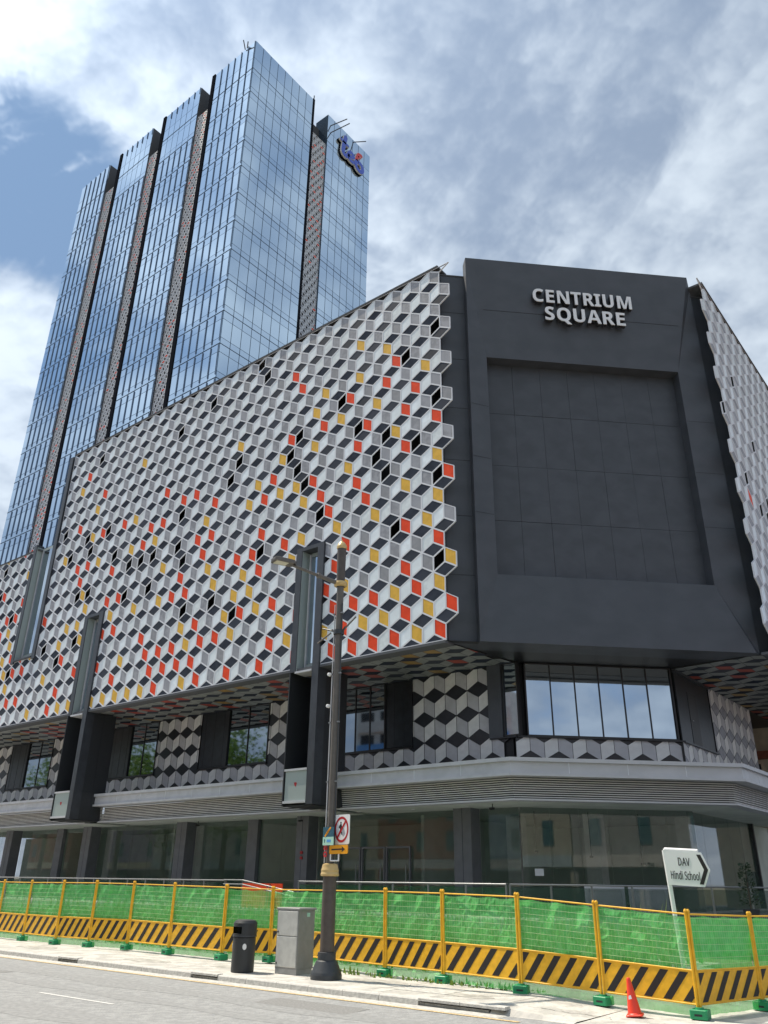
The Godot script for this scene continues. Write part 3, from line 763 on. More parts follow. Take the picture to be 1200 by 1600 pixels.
	var rc := MB.new(); rc.slab(flat, PackedVector2Array([Vector2(-78, 35.3), Vector2(-20.0, 35.3), Vector2(-14.1, 41.2), Vector2(-14.1, 56), Vector2(-78, 56)]), 5.44, 6.3, true)
	part("room_ceiling", rc, M.room, pb)
	for q in [Vector3(-19.2, 0, -41.5), Vector3(-16.2, 0, -46.5), Vector3(-23.5, 0, -41.0), Vector3(-35.8, 0, -38.5), Vector3(-46.5, 0, -38.5), Vector3(-57, 0, -38.5)]:
		var m := MB.new(); lbox(m, T_LEFT, q.x - 0.4, 1.0, q.z - 0.4, q.x + 0.4, 5.43, q.z + 0.4); part("inner_column", m, M.wall_light, pb)
	for q in [Vector3(-19.0, 3.4, -40.5), Vector3(-17.2, 3.1, -42.5), Vector3(-21, 3.6, -38.5)]:
		var m := MB.new(); m.rod(q, Vector3(q.x, 5.43, q.z), 0.02); lbox(m, T_LEFT, q.x - 0.07, q.y - 0.1, q.z - 0.07, q.x + 0.07, q.y, q.z + 0.07); part("hanging_cable", m, M.black, pb)
	var nt := MB.new(); lbox(nt, tc, -3.72, 2.42, 0.017, -3.3, 2.72, 0.022); part("notice", nt, M.sign_white, pb)
	# small ceiling lights under the canopy
	for q in [Vector3(-25.0, 5.36, -33.6), Vector3(-28.5, 5.36, -33.6), Vector3(-22.0, 5.36, -33.8), Vector3(-38, 5.36, -33.6), Vector3(-46, 5.36, -33.6)]:
		var m := MB.new(); m.lathe(Transform3D(Basis(), q + Vector3(0, -0.02, 0)), [Vector2(0, 0), Vector2(0.09, 0), Vector2(0.1, 0.02)], 12); part("downlight", m, M.sign_white, pb)
	for q in [Vector3(-33.3, 5.1, -34.3), Vector3(-20.2, 5.15, -33.2), Vector3(-42.0, 5.1, -34.2)]:
		var m := MB.new(); m.rod(q + Vector3(0, 0.26, 0), q, 0.02); m.rod(q + Vector3(-0.06, 0.0, 0.16), q + Vector3(0.03, 0.03, -0.08), 0.05)
		part("security_camera", m, M.black, pb)
	cyc(pb)

func tower_face(tw: Node, t: Transform3D, bays: Array, fins: bool, ymin: Callable, near: Callable, vis: String) -> void:
	var line0 := 66.70; var fl := 3.09; var top := 73.55
	var far := {M.tower: MB.new(), M.tower2: MB.new()}
	var fin := MB.new()
	var pane_mesh := {}
	for b in bays:
		var x0: float = b[0]; var x1: float = b[1]; var n: int = b[2]
		var w := (x1 - x0) / n
		for k in range(-1, 15):
			var yt := line0 - fl * k        # floor line at the top of this floor
			var segs := [[yt - 0.74, yt - 0.04, 0], [yt - 2.50, yt - 0.78, 1], [yt - 3.07, yt - 2.54, 0]]
			if k == -1: segs = [[66.74, 67.3, 0], [67.34, 69.2, 1], [69.24, 71.2, 1], [71.24, 73.5, 0]]
			for i in n:
				var a := x0 + w * i
				for s in segs:
					if s[0] < ymin.call(a) - 1.8: continue
					var m: Material = M.tower if s[2] == 1 else M.tower2
					var size := Vector3(w - 0.055, s[1] - s[0], 0.04)
					var tilt := Basis(Vector3.UP, rng.randfn(0, 0.0025)) * Basis(Vector3.RIGHT, rng.randfn(0, 0.002) + 0.001)
					var tt := on(t, a + w / 2, (s[0] + s[1]) / 2, 0.0) * Transform3D(tilt, Vector3.ZERO)
					if near.call(a, s[0], s[2]):
						var key := "%.2f %.2f %d" % [size.x, size.y, s[2]]
						if not pane_mesh.has(key):
							var mb := MB.new(); mb.box(Transform3D(), size); pane_mesh[key] = mb.mesh(m)
						put("glass_pane", pane_mesh[key], tw, tt)
					else:
						far[m].box(tt, size)
				if fins and yt > ymin.call(a) - 1.0:
					var hgt := 2.72
					var xx := a + (w if i < n - 1 else w - 0.06)
					if k == -1:
						if b[3] == 1: lbox(fin, t, xx - 0.025, 66.9, 0.02, xx + 0.025, 73.5, 0.09)
						else: lbox(fin, t, xx - 0.025, 72.6, 0.02, xx + 0.025, 73.5, 0.09)
					else: lbox(fin, t, xx - 0.025, yt - 0.12 - hgt, 0.02, xx + 0.025, yt - 0.12, 0.09)
			if yt > ymin.call(x0) and yt < 73:
				var sills := MB.new(); lbox(sills, t, x0, yt - 0.03, -0.02, x1, yt + 0.03, 0.028 if not fins else 0.04); part("floor_line", sills, M.mullion, tw)
	var am := ArrayMesh.new()
	for k in far:
		if far[k].v.is_empty(): continue
		var arr := []; arr.resize(Mesh.ARRAY_MAX); arr[Mesh.ARRAY_VERTEX] = far[k].v; arr[Mesh.ARRAY_NORMAL] = far[k].n
		am.add_surface_from_arrays(Mesh.PRIMITIVE_TRIANGLES, arr); am.surface_set_material(am.get_surface_count() - 1, k)
	stuff(put("glass_panes", am, tw))
	if fins: stuff(part("sun_fins", fin, M.fin, tw))

func tower() -> void:
	var tw := thing("office_tower", "tall blue glass office tower with vertical patterned strips behind the podium", "building")
	var xr := -40.82; var zf := -30.6
	var tl := on(T_LEFT, 0, 0, zf); var tr := on(T_RIGHT, 0, 0, xr)
	var core := MB.new()
	lbox(core, T_LEFT, -69.5, 34.4, -47.2, xr - 1.75, 71.4, zf - 1.75); lbox(core, T_LEFT, -69.5, 25.0, -47.2, -58.4, 34.4, zf - 1.75)
	part("core_wall", core, M.shaft, tw)
	var bays := [[-69.55, -64.08, 6, 1], [-61.74, -56.36, 6, 0], [-54.18, -48.70, 6, 0], [-46.50, -40.82, 6, 1]]
	var rb := [[-zf, 38.37, 8, 0], [40.67, 47.35, 7, 0]]
	var bm := MB.new()
	for b in bays:
		var yb := 34.4 if b[0] > -60 else 25.6
		if b[0] > -60: lbox(bm, T_LEFT, b[0], yb, zf - 1.7, b[1], 73.55, zf - 0.025)
		else: lbox(bm, T_LEFT, b[0], yb, zf - 1.7, b[1], 73.55, zf - 0.025)
	for b in rb: lbox(bm, T_RIGHT, b[0] + (1.71 if b[0] < 31 else 0.0), 34.4, xr - 1.7, b[1], 73.55, xr - 0.025)
	part("bay_wall", bm, M.mullion, tw)
	var rt := MB.new()
	for b in bays.slice(0, 3): lbox(rt, T_LEFT, b[1] - 0.09, 34.4 if b[1] > -58 else 26.0, zf - 1.69, b[1] + 0.012, 73.5, zf - 0.03)
	part("bay_return", rt, M.towergrey, tw)
	var dk := MB.new()
	for b in [bays[1], bays[2], bays[3]]: lbox(dk, T_LEFT, b[0] - 0.42, 26.0 if b[0] < -60 else 34.4, zf - 1.6, b[0] - 0.005, 73.6, zf + 0.10)
	lbox(dk, T_RIGHT, 38.375, 34.4, xr - 1.6, 38.62, 73.6, xr + 0.06)
	part("dark_strip", dk, M.shaft, tw)
	tower_face(tw, tl, bays, true, func(x): return 26.0 if x < -58.5 else 34.4, func(x, y, s): return s == 1 and x > -47.0, "left")
	tower_face(tw, tr, rb, false, func(_x): return 34.4, func(_x, _y, s): return s == 1, "right")
	# screens in the gaps
	for g in [[-64.08, -62.16], [-56.36, -54.60], [-48.70, -46.92]]:
		var lo := 26.2 if g[0] < -60 else 34.2
		var h := put("patterned_screen", ArrayMesh.new(), tw)
		cladding({"host": h, "t": on(T_LEFT, 0, 0, zf - 0.12), "w": 0.56, "pitch": 0.49, "x0": g[0] + 0.28, "x1": g[0], "y0": lo, "rows": int((69.5 - lo) / 0.49) + 1, "cols": 5, "dir": 1,
			"outline": rect(g[0] + 0.03, lo, g[1], 69.4), "pick": tower_pick, "lattice": "frame", "near": func(_c): return false, "bar": 0.03, "sunk": 0.01, "deep": 0.05, "names": NAMES})
	var h2 := put("patterned_screen", ArrayMesh.new(), tw)
	cladding({"host": h2, "t": on(T_RIGHT, 0, 0, xr - 0.12), "w": 0.62, "pitch": 0.54, "x0": 38.9, "x1": 38.59, "y0": 34.0, "rows": 67, "cols": 5, "dir": 1,
		"outline": rect(38.63, 34.2, 40.65, 69.3), "pick": tower_pick, "lattice": "frame", "near": func(_c): return false, "bar": 0.035, "sunk": 0.01, "deep": 0.05, "names": NAMES})
	var rec := MB.new(); lbox(rec, T_RIGHT, 38.63, 69.0, xr - 1.8, 40.66, 72.2, xr - 1.2); part("recess_wall", rec, M.towergrey, tw)
	# roof rods
	for q in [[Vector3(-42.2, 73.4, -30.5), Vector3(-42.1, 74.2, -30.1)], [Vector3(-41.9, 73.3, -30.5), Vector3(-41.5, 73.6, -30.2)], [Vector3(-40.9, 72.2, -41.0), Vector3(-39.4, 73.1, -42.0)], [Vector3(-40.9, 71.3, -41.1), Vector3(-39.2, 72.5, -42.2)], [Vector3(-40.8, 73.2, -44.6), Vector3(-39.7, 73.25, -45.4)], [Vector3(-40.82, 73.4, -38.5), Vector3(-40.8, 74.1, -38.5)]]:
		var m := MB.new(); m.rod(q[0], q[1], 0.05); part("roof_arm", m, M.towergrey, tw)
	# company sign
	var tt := Transform3D(Basis(Vector3(0, 0, -1), Vector3(0, 1, 0), Vector3(1, 0, 0)), Vector3(xr + 0.15, 69.0, -42.35))
	var strokes := [["sign_letter", M.logo_blue, 0.50, [Vector2(0.75, 3.25), Vector2(0.55, 2.3), Vector2(0.42, 1.3), Vector2(0.50, 0.85), Vector2(0.85, 0.72), Vector2(1.2, 0.98)]],
		["sign_letter", M.logo_blue, 0.30, [Vector2(0.05, 2.42), Vector2(0.5, 2.36), Vector2(1.15, 2.36)]],
		["sign_letter", M.logo_blue, 0.40, [Vector2(1.15, 1.15), Vector2(1.7, 1.28), Vector2(2.02, 1.50), Vector2(1.92, 1.82), Vector2(1.60, 1.86), Vector2(1.33, 1.60), Vector2(1.24, 1.22), Vector2(1.40, 0.85), Vector2(1.78, 0.72), Vector2(2.25, 0.92)]],
		["sign_letter", M.logo_blue, 0.46, [Vector2(2.75, 1.66), Vector2(2.48, 1.30), Vector2(2.48, 0.82), Vector2(2.78, 0.50), Vector2(3.22, 0.50), Vector2(3.50, 0.82), Vector2(3.48, 1.28), Vector2(3.16, 1.56), Vector2(2.76, 1.5)]],
		["sign_letter", M.logo_red, 0.38, [Vector2(2.48, 1.55), Vector2(2.62, 2.2), Vector2(2.85, 2.66), Vector2(3.25, 2.82)]],
		["sign_letter", M.logo_red, 0.26, [Vector2(2.75, 2.22), Vector2(3.05, 2.36)]]]
	for s in strokes:
		var o := part(s[0], ribbon(tt, s[3], s[2], 0.05, 0.20), s[1], tw)
		part("sign_backing", ribbon(tt, s[3], s[2] + 0.12, -0.10, 0.0), M.shaft, o)
		part("sign_edge", ribbon(tt, s[3], s[2] + 0.07, 0.0, 0.17), M.sign_white, o)
	cyc(tw)

func ribbon(t: Transform3D, pts: Array, w: float, z0: float, z1: float) -> MB:     # flat stroke with round ends, smoothed
	var c := Curve2D.new()
	for i in pts.size():
		var a: Vector2 = pts[maxi(i - 1, 0)]; var b: Vector2 = pts[mini(i + 1, pts.size() - 1)]
		var tan_ := (b - a) / 5.0
		c.add_point(pts[i], -tan_, tan_)
	var line := c.tessellate(3, 6.0)
	var m := MB.new()
	var k := line.size()
	var l := PackedVector2Array(); var r := PackedVector2Array()
	for i in k:
		var d := (line[mini(i + 1, k - 1)] - line[maxi(i - 1, 0)]).normalized()
		var nn := Vector2(-d.y, d.x) * w / 2
		l.append(line[i] + nn); r.append(line[i] - nn)
	for i in k - 1:
		var A := [r[i], r[i + 1], l[i + 1], l[i]]
		m.quad(t * Vector3(A[0].x, A[0].y, z1), t * Vector3(A[1].x, A[1].y, z1), t * Vector3(A[2].x, A[2].y, z1), t * Vector3(A[3].x, A[3].y, z1))
		m.quad(t * Vector3(r[i].x, r[i].y, z0), t * Vector3(r[i + 1].x, r[i + 1].y, z0), t * Vector3(r[i + 1].x, r[i + 1].y, z1), t * Vector3(r[i].x, r[i].y, z1))
		m.quad(t * Vector3(l[i + 1].x, l[i + 1].y, z0), t * Vector3(l[i].x, l[i].y, z0), t * Vector3(l[i].x, l[i].y, z1), t * Vector3(l[i + 1].x, l[i + 1].y, z1))
	for e in [0, k - 1]:
		var dd := (line[1] - line[0]).normalized() if e == 0 else (line[k - 2] - line[k - 1]).normalized()
		var st := atan2(dd.y, dd.x) + PI / 2
		var cap := PackedVector2Array()
		for i in 9: cap.append(line[e] + Vector2.from_angle(st + PI * i / 8.0) * w / 2)
		m.slab(t, cap, z0, z1 - 0.002)
	return m

# ---------------------------------------------------------------- street
func ground() -> void:
	var g := MB.new(); g.quad(Vector3(-900, -0.16, 500), Vector3(700, -0.16, 500), Vector3(700, -0.16, -900), Vector3(-900, -0.16, -900))
	setting("ground", g, M.soil)
	var r := MB.new(); r.quad(Vector3(-160, -0.12, -0.5), Vector3(120, -0.12, -0.5), Vector3(120, -0.12, -14.86), Vector3(-160, -0.12, -14.86))
	r.quad(Vector3(-4.5, -0.12, -14.86), Vector3(8.5, -0.12, -14.86), Vector3(8.5, -0.12, -160), Vector3(-4.5, -0.12, -160))
	setting("road", r, M.asphalt)
	var rw := MB.new()
	for q in [[-12.9, 0.55, -60.0, 2.0], [-11.6, 0.30, -40.0, -3.0], [-9.4, 0.6, -60.0, 2.0]]:
		var n := 40
		for k in n:
			var xa: float = lerpf(q[2], q[3], float(k) / n); var xb: float = lerpf(q[2], q[3], float(k + 1) / n)
			var wa: float = q[1] * (0.7 + 0.3 * sin(k * 1.7 + q[0])); var wb: float = q[1] * (0.7 + 0.3 * sin((k + 1) * 1.7 + q[0]))
			rw.quad(Vector3(xa, -0.1175, q[0] + wa), Vector3(xb, -0.1175, q[0] + wb), Vector3(xb, -0.1175, q[0] - wb), Vector3(xa, -0.1175, q[0] - wa))
	setting("road_wear", rw, M.asphalt_worn)
	var pt := MB.new()
	pt.quad(Vector3(-13.6, -0.1165, -12.9), Vector3(-11.2, -0.1165, -12.95), Vector3(-11.3, -0.1165, -13.8), Vector3(-13.7, -0.1165, -13.75)); pt.quad(Vector3(-24.5, -0.1165, -11.6), Vector3(-22.0, -0.1165, -11.65), Vector3(-22.1, -0.1165, -12.5), Vector3(-24.6, -0.1165, -12.4))
	setting("road_patch", pt, M.asphalt_patch)
	var op := MB.new(); op.span(Vector3(-160, -0.15, -0.5), Vector3(120, 0.02, 6.0))
	setting("opposite_pavement", op, M.apron)
	# pavement of cast slabs
	var base := MB.new(); base.span(Vector3(-120, -0.14, -28.2), Vector3(-9.3, -0.03, -15.02))
	var pv := setting("pavement", base, M.gutter)
	var x := -9.32
	var k := 0
	while x > -48.0:
		var w := 2.4 + rng.randf() * 0.5
		var s := MB.new(); var y := rng.randf() * 0.004
		s.span(Vector3(x - w + 0.012, -0.06, -17.35 + rng.randf() * 0.02), Vector3(x, y, -15.03))
		part("slab", s, M.apron, pv)
		x -= w; k += 1
	# ramped apron at the right where the kerb drops
	var ap := MB.new()
	ap.quad(Vector3(-9.3, 0.0, -15.03), Vector3(-7.6, -0.10, -15.0), Vector3(-7.6, -0.10, -17.6), Vector3(-9.3, 0.0, -17.6))
	ap.quad(Vector3(-9.3, -0.118, -14.86), Vector3(-7.6, -0.118, -14.86), Vector3(-7.6, -0.10, -15.0), Vector3(-9.3, 0.0, -15.03))
	ap.quad(Vector3(-7.6, -0.118, -14.86), Vector3(-4.6, -0.118, -15.6), Vector3(-4.6, -0.11, -26), Vector3(-7.6, -0.10, -17.6))
	ap.quad(Vector3(-9.3, 0.0, -17.6), Vector3(-7.6, -0.10, -17.6), Vector3(-4.6, -0.11, -26), Vector3(-9.3, 0.0, -26))
	setting("ramp_apron", ap, M.apron)
	# kerb stones
	var kb := MB.new(); kb.span(Vector3(-60, -0.15, -15.02), Vector3(-9.35, -0.07, -14.93))
	var ko := setting("kerb", kb, M.gutter)
	x = -8.95
	while x > -60.0:
		var w := 1.0
		var inlet := (x < -8.9 and x > -10.0) or (x < -16.3 and x > -17.4) or (x < -22.2 and x > -23.3)
		var s := MB.new()
		var prof := PackedVector2Array([Vector2(-0.16, -0.14), Vector2(0.02, -0.14), Vector2(0.012, -0.02), Vector2(-0.012, 0.004), Vector2(-0.16, 0.006)])
		if inlet: prof = PackedVector2Array([Vector2(-0.16, -0.035), Vector2(0.03, -0.035), Vector2(0.03, 0.008), Vector2(0.015, 0.022), Vector2(-0.16, 0.022)])
		var tt := Transform3D(Basis(Vector3(0, 0, 1), Vector3(0, 1, 0), Vector3(-1, 0, 0)), Vector3(x - 0.006, 0, -14.88))
		s.slab(tt, prof, 0.0, w - 0.012, true)
		part("kerb_stone", s, M.kerb, ko)
		x -= w
	var i := 0
	for q in [-9.45, -16.95, -22.85]:
		var o := thing("drain_inlet", ["kerb drain inlet at the end of the kerb nearest the traffic cone", "kerb drain inlet in front of the black litter bin", "kerb drain inlet farthest left along the kerb"][i], "drain", Vector3(q, 0, -14.93), "drain inlets along the kerb")
		var m := MB.new(); m.span(Vector3(-0.44, -0.115, -0.04), Vector3(0.44, -0.04, -0.03)); part("opening", m, M.void, o)
		var lipm := MB.new(); lipm.span(Vector3(-0.50, -0.13, -0.03), Vector3(0.50, -0.112, 0.42)); part("apron", lipm, M.gutter, o)
		i += 1
	var gt := MB.new(); gt.quad(Vector3(-90, -0.116, -14.46), Vector3(-8.9, -0.116, -14.46), Vector3(-8.9, -0.116, -14.86), Vector3(-90, -0.116, -14.86))
	setting("gutter", gt, M.gutter)
	var yl := MB.new(); yl.quad(Vector3(-90, -0.112, -14.30), Vector3(-8.4, -0.112, -14.34), Vector3(-8.4, -0.112, -14.45), Vector3(-90, -0.112, -14.42))
	setting("yellow_line", yl, M.line_y)
	for xx in [-17.9, -26.9, -35.9, -8.9]:
		var wl := MB.new(); wl.quad(Vector3(xx, -0.115, -10.76), Vector3(xx + 2.6, -0.115, -10.80), Vector3(xx + 2.6, -0.115, -10.88), Vector3(xx, -0.115, -10.84))
		setting("lane_marking", wl, M.line_w)
	# cracks and stains in the paving
	for q in [[Vector3(-8.9, 0, -15.6), Vector3(-7.3, 0, -15.9)], [Vector3(-12.6, 0, -15.2), Vector3(-12.2, 0, -17.2)], [Vector3(-19.4, 0, -15.1), Vector3(-18.9, 0, -17.2)], [Vector3(-24.8, 0, -15.3), Vector3(-22.9, 0, -16.9)], [Vector3(-10.9, 0, -15.2), Vector3(-9.6, 0, -16.7)]]:
		var cr := MB.new(); var last: Vector3 = q[0]
		for st in range(1, 13):
			var nx: Vector3 = q[0].lerp(q[1], st / 12.0) + Vector3(rng.randfn(0, 0.03), 0, rng.randfn(0, 0.03))
			var sd := (nx - last).cross(Vector3.UP).normalized() * rng.randf_range(0.004, 0.011)
			var hy := func(p: Vector3) -> Vector3: return Vector3(p.x, 0.0075 if p.x < -9.3 else lerpf(0.004, -0.092, clampf((p.x + 9.3) / 1.7, 0, 1)), p.z)
			cr.quad(hy.call(last - sd), hy.call(last + sd), hy.call(nx + sd), hy.call(nx - sd))
			last = nx
		setting("pavement_crack", cr, M.seam)
	for q in [[-10.4, -15.9, 0.5], [-13.4, -16.6, 0.7], [-18.3, -16.3, 0.6], [-21.2, -15.9, 0.8], [-27.3, -16.2, 0.9]]:
		var pp := PackedVector2Array()
		for k2 in 18: pp.append(Vector2.from_angle(TAU * k2 / 18) * q[2] * rng.randf_range(0.6, 1.0) * Vector2(1.3, 0.6))
		var sb := MB.new(); sb.slab(Transform3D(Basis(Vector3(1, 0, 0), Vector3(0, 0, -1), Vector3(0, 1, 0)), Vector3(q[0], 0.0, q[1])), pp, 0.0, 0.0062)
		setting("pavement_stain", sb, M.apron_stain)
	# manhole cover set in the pavement
	var mh := MB.new(); mh.span(Vector3(-12.2, -0.02, -16.6), Vector3(-10.9, 0.009, -15.7))
	var mo := part("manhole_cover", mh, M.gutter, self); tag(mo, "flat concrete inspection cover in the pavement right of the lamp post", "cover")
	# lawn and terrace behind the fence
	var te := MB.new(); te.span(Vector3(-90, -0.14, -36), Vector3(-20.6, 0.88, -28.3))
	te.slab(Transform3D(Basis(Vector3(1, 0, 0), Vector3(0, 0, -1), Vector3(0, 1, 0)), Vector3.ZERO), PackedVector2Array([Vector2(-20.6, 28.3), Vector2(-16.9, 28.3), Vector2(-8.6, 36.6), Vector2(-8.6, 56), Vector2(-20.6, 56)]), -0.14, 0.885, true)
	setting("terrace", te, M.concrete)

func fence() -> void:
	var P := [Vector3(-39.6, 0, -17.6), Vector3(-37.3, 0, -17.65), Vector3(-35.0, 0, -17.55), Vector3(-32.76, 0, -17.52), Vector3(-30.56, 0, -17.40), Vector3(-28.21, 0, -17.28), Vector3(-26.48, 0, -17.46), Vector3(-24.77, 0, -17.76), Vector3(-22.52, 0, -17.67), Vector3(-19.96, 0, -17.57), Vector3(-18.55, 0, -18.12), Vector3(-16.25, 0, -17.95), Vector3(-14.0, 0, -17.63), Vector3(-12.11, 0, -17.43), Vector3(-9.87, 0, -17.07), Vector3(-8.02, -0.05, -17.05), Vector3(-6.1, -0.10, -16.96), Vector3(-5.57, -0.10, -19.02), Vector3(-4.95, -0.10, -21.1)]
	var Ht := [1.95, 1.95, 1.95, 1.95, 1.95, 1.97, 1.98, 1.97, 1.95, 1.93, 1.89, 1.90, 1.91, 1.90, 1.87, 1.80, 1.74, 1.68, 1.66]
	var where := ["farthest left of all", "next to the farthest left", "third from the row's left end", "first at the left edge", "second from left", "third from left", "fourth from left", "fifth from left", "left of the litter bin", "behind the litter bin", "behind the utility cabinet", "left of the lamp post", "right of the lamp post", "behind the last kerb stones", "second left of the cone", "behind the traffic cone", "right of the cone", "at the right edge"]
	for i in P.size() - 1:
		var a: Vector3 = P[i]; var b: Vector3 = P[i + 1]
		var flat_ := Vector3(b.x - a.x, 0, b.z - a.z); var L := flat_.length()
		var u := (b - a) / L; var nn := flat_.normalized().cross(Vector3.UP)
		var o := thing("site_barrier", "yellow site barrier with green netting and striped board, %s" % where[i], "barrier", a, "yellow barriers along the pavement")
		var ha: float = Ht[i]; var hb: float = Ht[i + 1]
		var Q := func(s: float, h: float, z := 0.0) -> Vector3: return u * s * L + Vector3(0, lerpf(ha, hb, s) * h / 1.9, 0) + nn * z
		var e := 0.032 / L
		for s in [e, 1.0 - e]:
			var pm := MB.new(); pm.rod(Q.call(s, 0.04), Q.call(s, 1.90), 0.026, 0.026, 10); pm.lathe(Transform3D(Basis(), Q.call(s, 1.89)), [Vector2(0.033, 0), Vector2(0.036, 0.03), Vector2(0.02, 0.06), Vector2(0, 0.065)], 10)
			part("post", pm, M.y_paint, o)
		var rl := MB.new(); rl.rod(Q.call(e, 1.86), Q.call(1 - e, 1.86), 0.016); part("top_rail", rl, M.y_paint, o)
		var mr := MB.new(); mr.rod(Q.call(e, 0.83), Q.call(1 - e, 0.83), 0.016); mr.rod(Q.call(e, 0.235), Q.call(1 - e, 0.235), 0.016); part("lower_rail", mr, M.y_paint, o)
		# striped board
		var bt := Transform3D(Basis(flat_.normalized(), Vector3.UP, nn), Vector3.ZERO)
		var s0 := 0.06 / L; var s1 := 1.0 - s0
		var bd := MB.new()
		bd.quad(Q.call(s0, 0.25, 0.004), Q.call(s1, 0.25, 0.004), Q.call(s1, 0.815, 0.004), Q.call(s0, 0.815, 0.004))
		bd.quad(Q.call(s1, 0.25, -0.002), Q.call(s0, 0.25, -0.002), Q.call(s0, 0.815, -0.002), Q.call(s1, 0.815, -0.002))
		var bo := part("striped_board", bd, M.y_paint, o)
		var n := 5
		for k in n + 2:
			var x0: float = (k - 0.75) / n
			var pol := PackedVector2Array([Vector2(x0, 0.27), Vector2(x0 + 0.42 / n, 0.27), Vector2(x0 + 0.42 / n + 0.2, 0.79), Vector2(x0 + 0.2, 0.79)])
			for q in Geometry2D.intersect_polygons(pol, rect(0.045, 0.27, 0.965, 0.79)):
				if absf(area(q)) < 0.004: continue
				if Geometry2D.is_polygon_clockwise(q): q.reverse()
				var sm := MB.new()
				for m in range(1, q.size() - 1): sm.tri(Q.call(q[0].x, q[0].y, 0.008), Q.call(q[m].x, q[m].y, 0.008), Q.call(q[m + 1].x, q[m + 1].y, 0.008))
				part("stripe", sm, M.b_paint, bo)
		# wire mesh
		var wm := MB.new()
		for k in 8: wm.rod(Q.call(e, 0.93 + k * 0.122), Q.call(1 - e, 0.93 + k * 0.122), 0.0028, 0.0028, 4)
		var nv := int(L / 0.075)
		for k in range(1, nv): wm.rod(Q.call(float(k) / nv, 0.84), Q.call(float(k) / nv, 1.86), 0.0013, 0.0013, 3)
		stuff(part("wire_mesh", wm, M.wire, o))
		# green netting hung behind, slack and creased
		var nm := MB.new(); var gx := 30; var gy := 14
		var fz := FastNoiseLite.new(); fz.seed = 100 + i; fz.frequency = 0.9; fz.fractal_octaves = 3
		var at := func(ix: int, iy: int) -> Vector3:
			var s := float(ix) / gx; var h := 0.03 + 1.80 * float(iy) / gy
			var fold := fz.get_noise_2d(s * L * 2.0 + h * 1.4, h * 0.9 - s * L) * 0.055
			fold += 0.03 * sin((s * L + h * 0.6 * (1.0 if i % 2 else -1.0)) * 9.0 + i) * smoothstep(0.4, 1.8, h)
			if iy == gy: h -= 0.03 * absf(sin(s * PI * 3.0 + i))
			if h < 0.25: fold += 0.06 * fz.get_noise_1d(s * L * 3.0 + 40.0) + 0.05
			return Q.call(s, h, -0.07 + fold)
		for ix in gx:
			for iy in gy:
				nm.quad(at.call(ix, iy), at.call(ix + 1, iy), at.call(ix + 1, iy + 1), at.call(ix, iy + 1))
		part("netting", nm, M.net, o)
		cyc(o)
	var fn := ["farthest left of all", "next to the farthest left", "third from the row's left end", "at the far left edge", "second from the left edge", "third from the left edge", "fourth from the left edge", "fifth from the left edge", "sixth from the left edge", "left of the litter bin", "between the litter bin and the utility cabinet", "behind the utility cabinet", "right of the lamp post", "left of the kerb's last drain inlet", "beside the drain inlet at the kerb's end", "left of the traffic cone", "at the corner right of the cone", "at the right edge of the photo", "outermost right"]
	for i in P.size():
		var o := thing("ballast_block", "green plastic ballast block under the barrier posts, %s" % fn[i], "ballast block", P[i], "green feet under the barriers")
		o.rotation.y = rng.randfn(0, 0.12)
		var m := MB.new()
		chamfer_slab(m, Transform3D(Basis(Vector3(1, 0, 0), Vector3(0, 0, -1), Vector3(0, 1, 0)), Vector3.ZERO), PackedVector2Array([Vector2(-0.155, -0.13), Vector2(-0.135, -0.15), Vector2(0.135, -0.15), Vector2(0.155, -0.13), Vector2(0.155, 0.13), Vector2(0.135, 0.15), Vector2(-0.135, 0.15), Vector2(-0.155, 0.13)]), 0.0, 0.15)
		part("block", m, M.foot, o)
		var sk := MB.new(); sk.lathe(Transform3D(Basis(), Vector3(0, 0.145, 0)), [Vector2(0.085, 0), Vector2(0.075, 0.035), Vector2(0.05, 0.037)], 14); part("socket", sk, M.foot, o)
		var hl := MB.new(); hl.span(Vector3(-0.07, 0.05, 0.145), Vector3(0.07, 0.085, 0.1505)); part("hand_hole", hl, M.void, o)
		cyc(o)

func blade_field(called: String, count: int, box0: Vector3, box1: Vector3, h0: float, h1: float, m: Material, wide: float, lean: float) -> void:
	var b := MB.new()
	b.tri(Vector3(-0.5, 0, 0), Vector3(0.5, 0, 0), Vector3(0.35, 0.55, 0.12)); b.tri(Vector3(-0.5, 0, 0), Vector3(0.35, 0.55, 0.12), Vector3(-0.35, 0.55, 0.12)); b.tri(Vector3(-0.35, 0.55, 0.12), Vector3(0.35, 0.55, 0.12), Vector3(0.0, 1.0, 0.42))
	var mm := MultiMesh.new(); mm.transform_format = MultiMesh.TRANSFORM_3D; mm.use_colors = true; mm.mesh = b.mesh(m); mm.instance_count = count
	var f := FastNoiseLite.new(); f.seed = 77; f.frequency = 0.35
	for i in count:
		var p := Vector3(rng.randf_range(box0.x, box1.x), box0.y, rng.randf_range(box0.z, box1.z))
		var k := 0.65 + 0.7 * f.get_noise_2d(p.x, p.z)
		var h := rng.randf_range(h0, h1) * clampf(k + 0.3, 0.35, 1.4)
		var bs := Basis(Vector3.UP, rng.randf() * TAU) * Basis(Vector3.RIGHT, rng.randfn(0.1, lean)) * Basis.from_scale(Vector3(wide * rng.randf_range(0.6, 1.4), h, h * 0.6))
		mm.set_instance_transform(i, Transform3D(bs, p))
		var v := rng.randf_range(0.7, 1.35)
		mm.set_instance_color(i, Color(v * rng.randf_range(0.85, 1.25), v, v * rng.randf_range(0.7, 1.1)))
	var o := MultiMeshInstance3D.new(); o.name = numbered(called); o.multimesh = mm; add_child(o, true)
	stuff(o); tag(o, {"grass": "tall yellow-green grass seen through the netting behind the barriers", "weeds": "low weeds growing along the foot of the barriers"}[called], called)

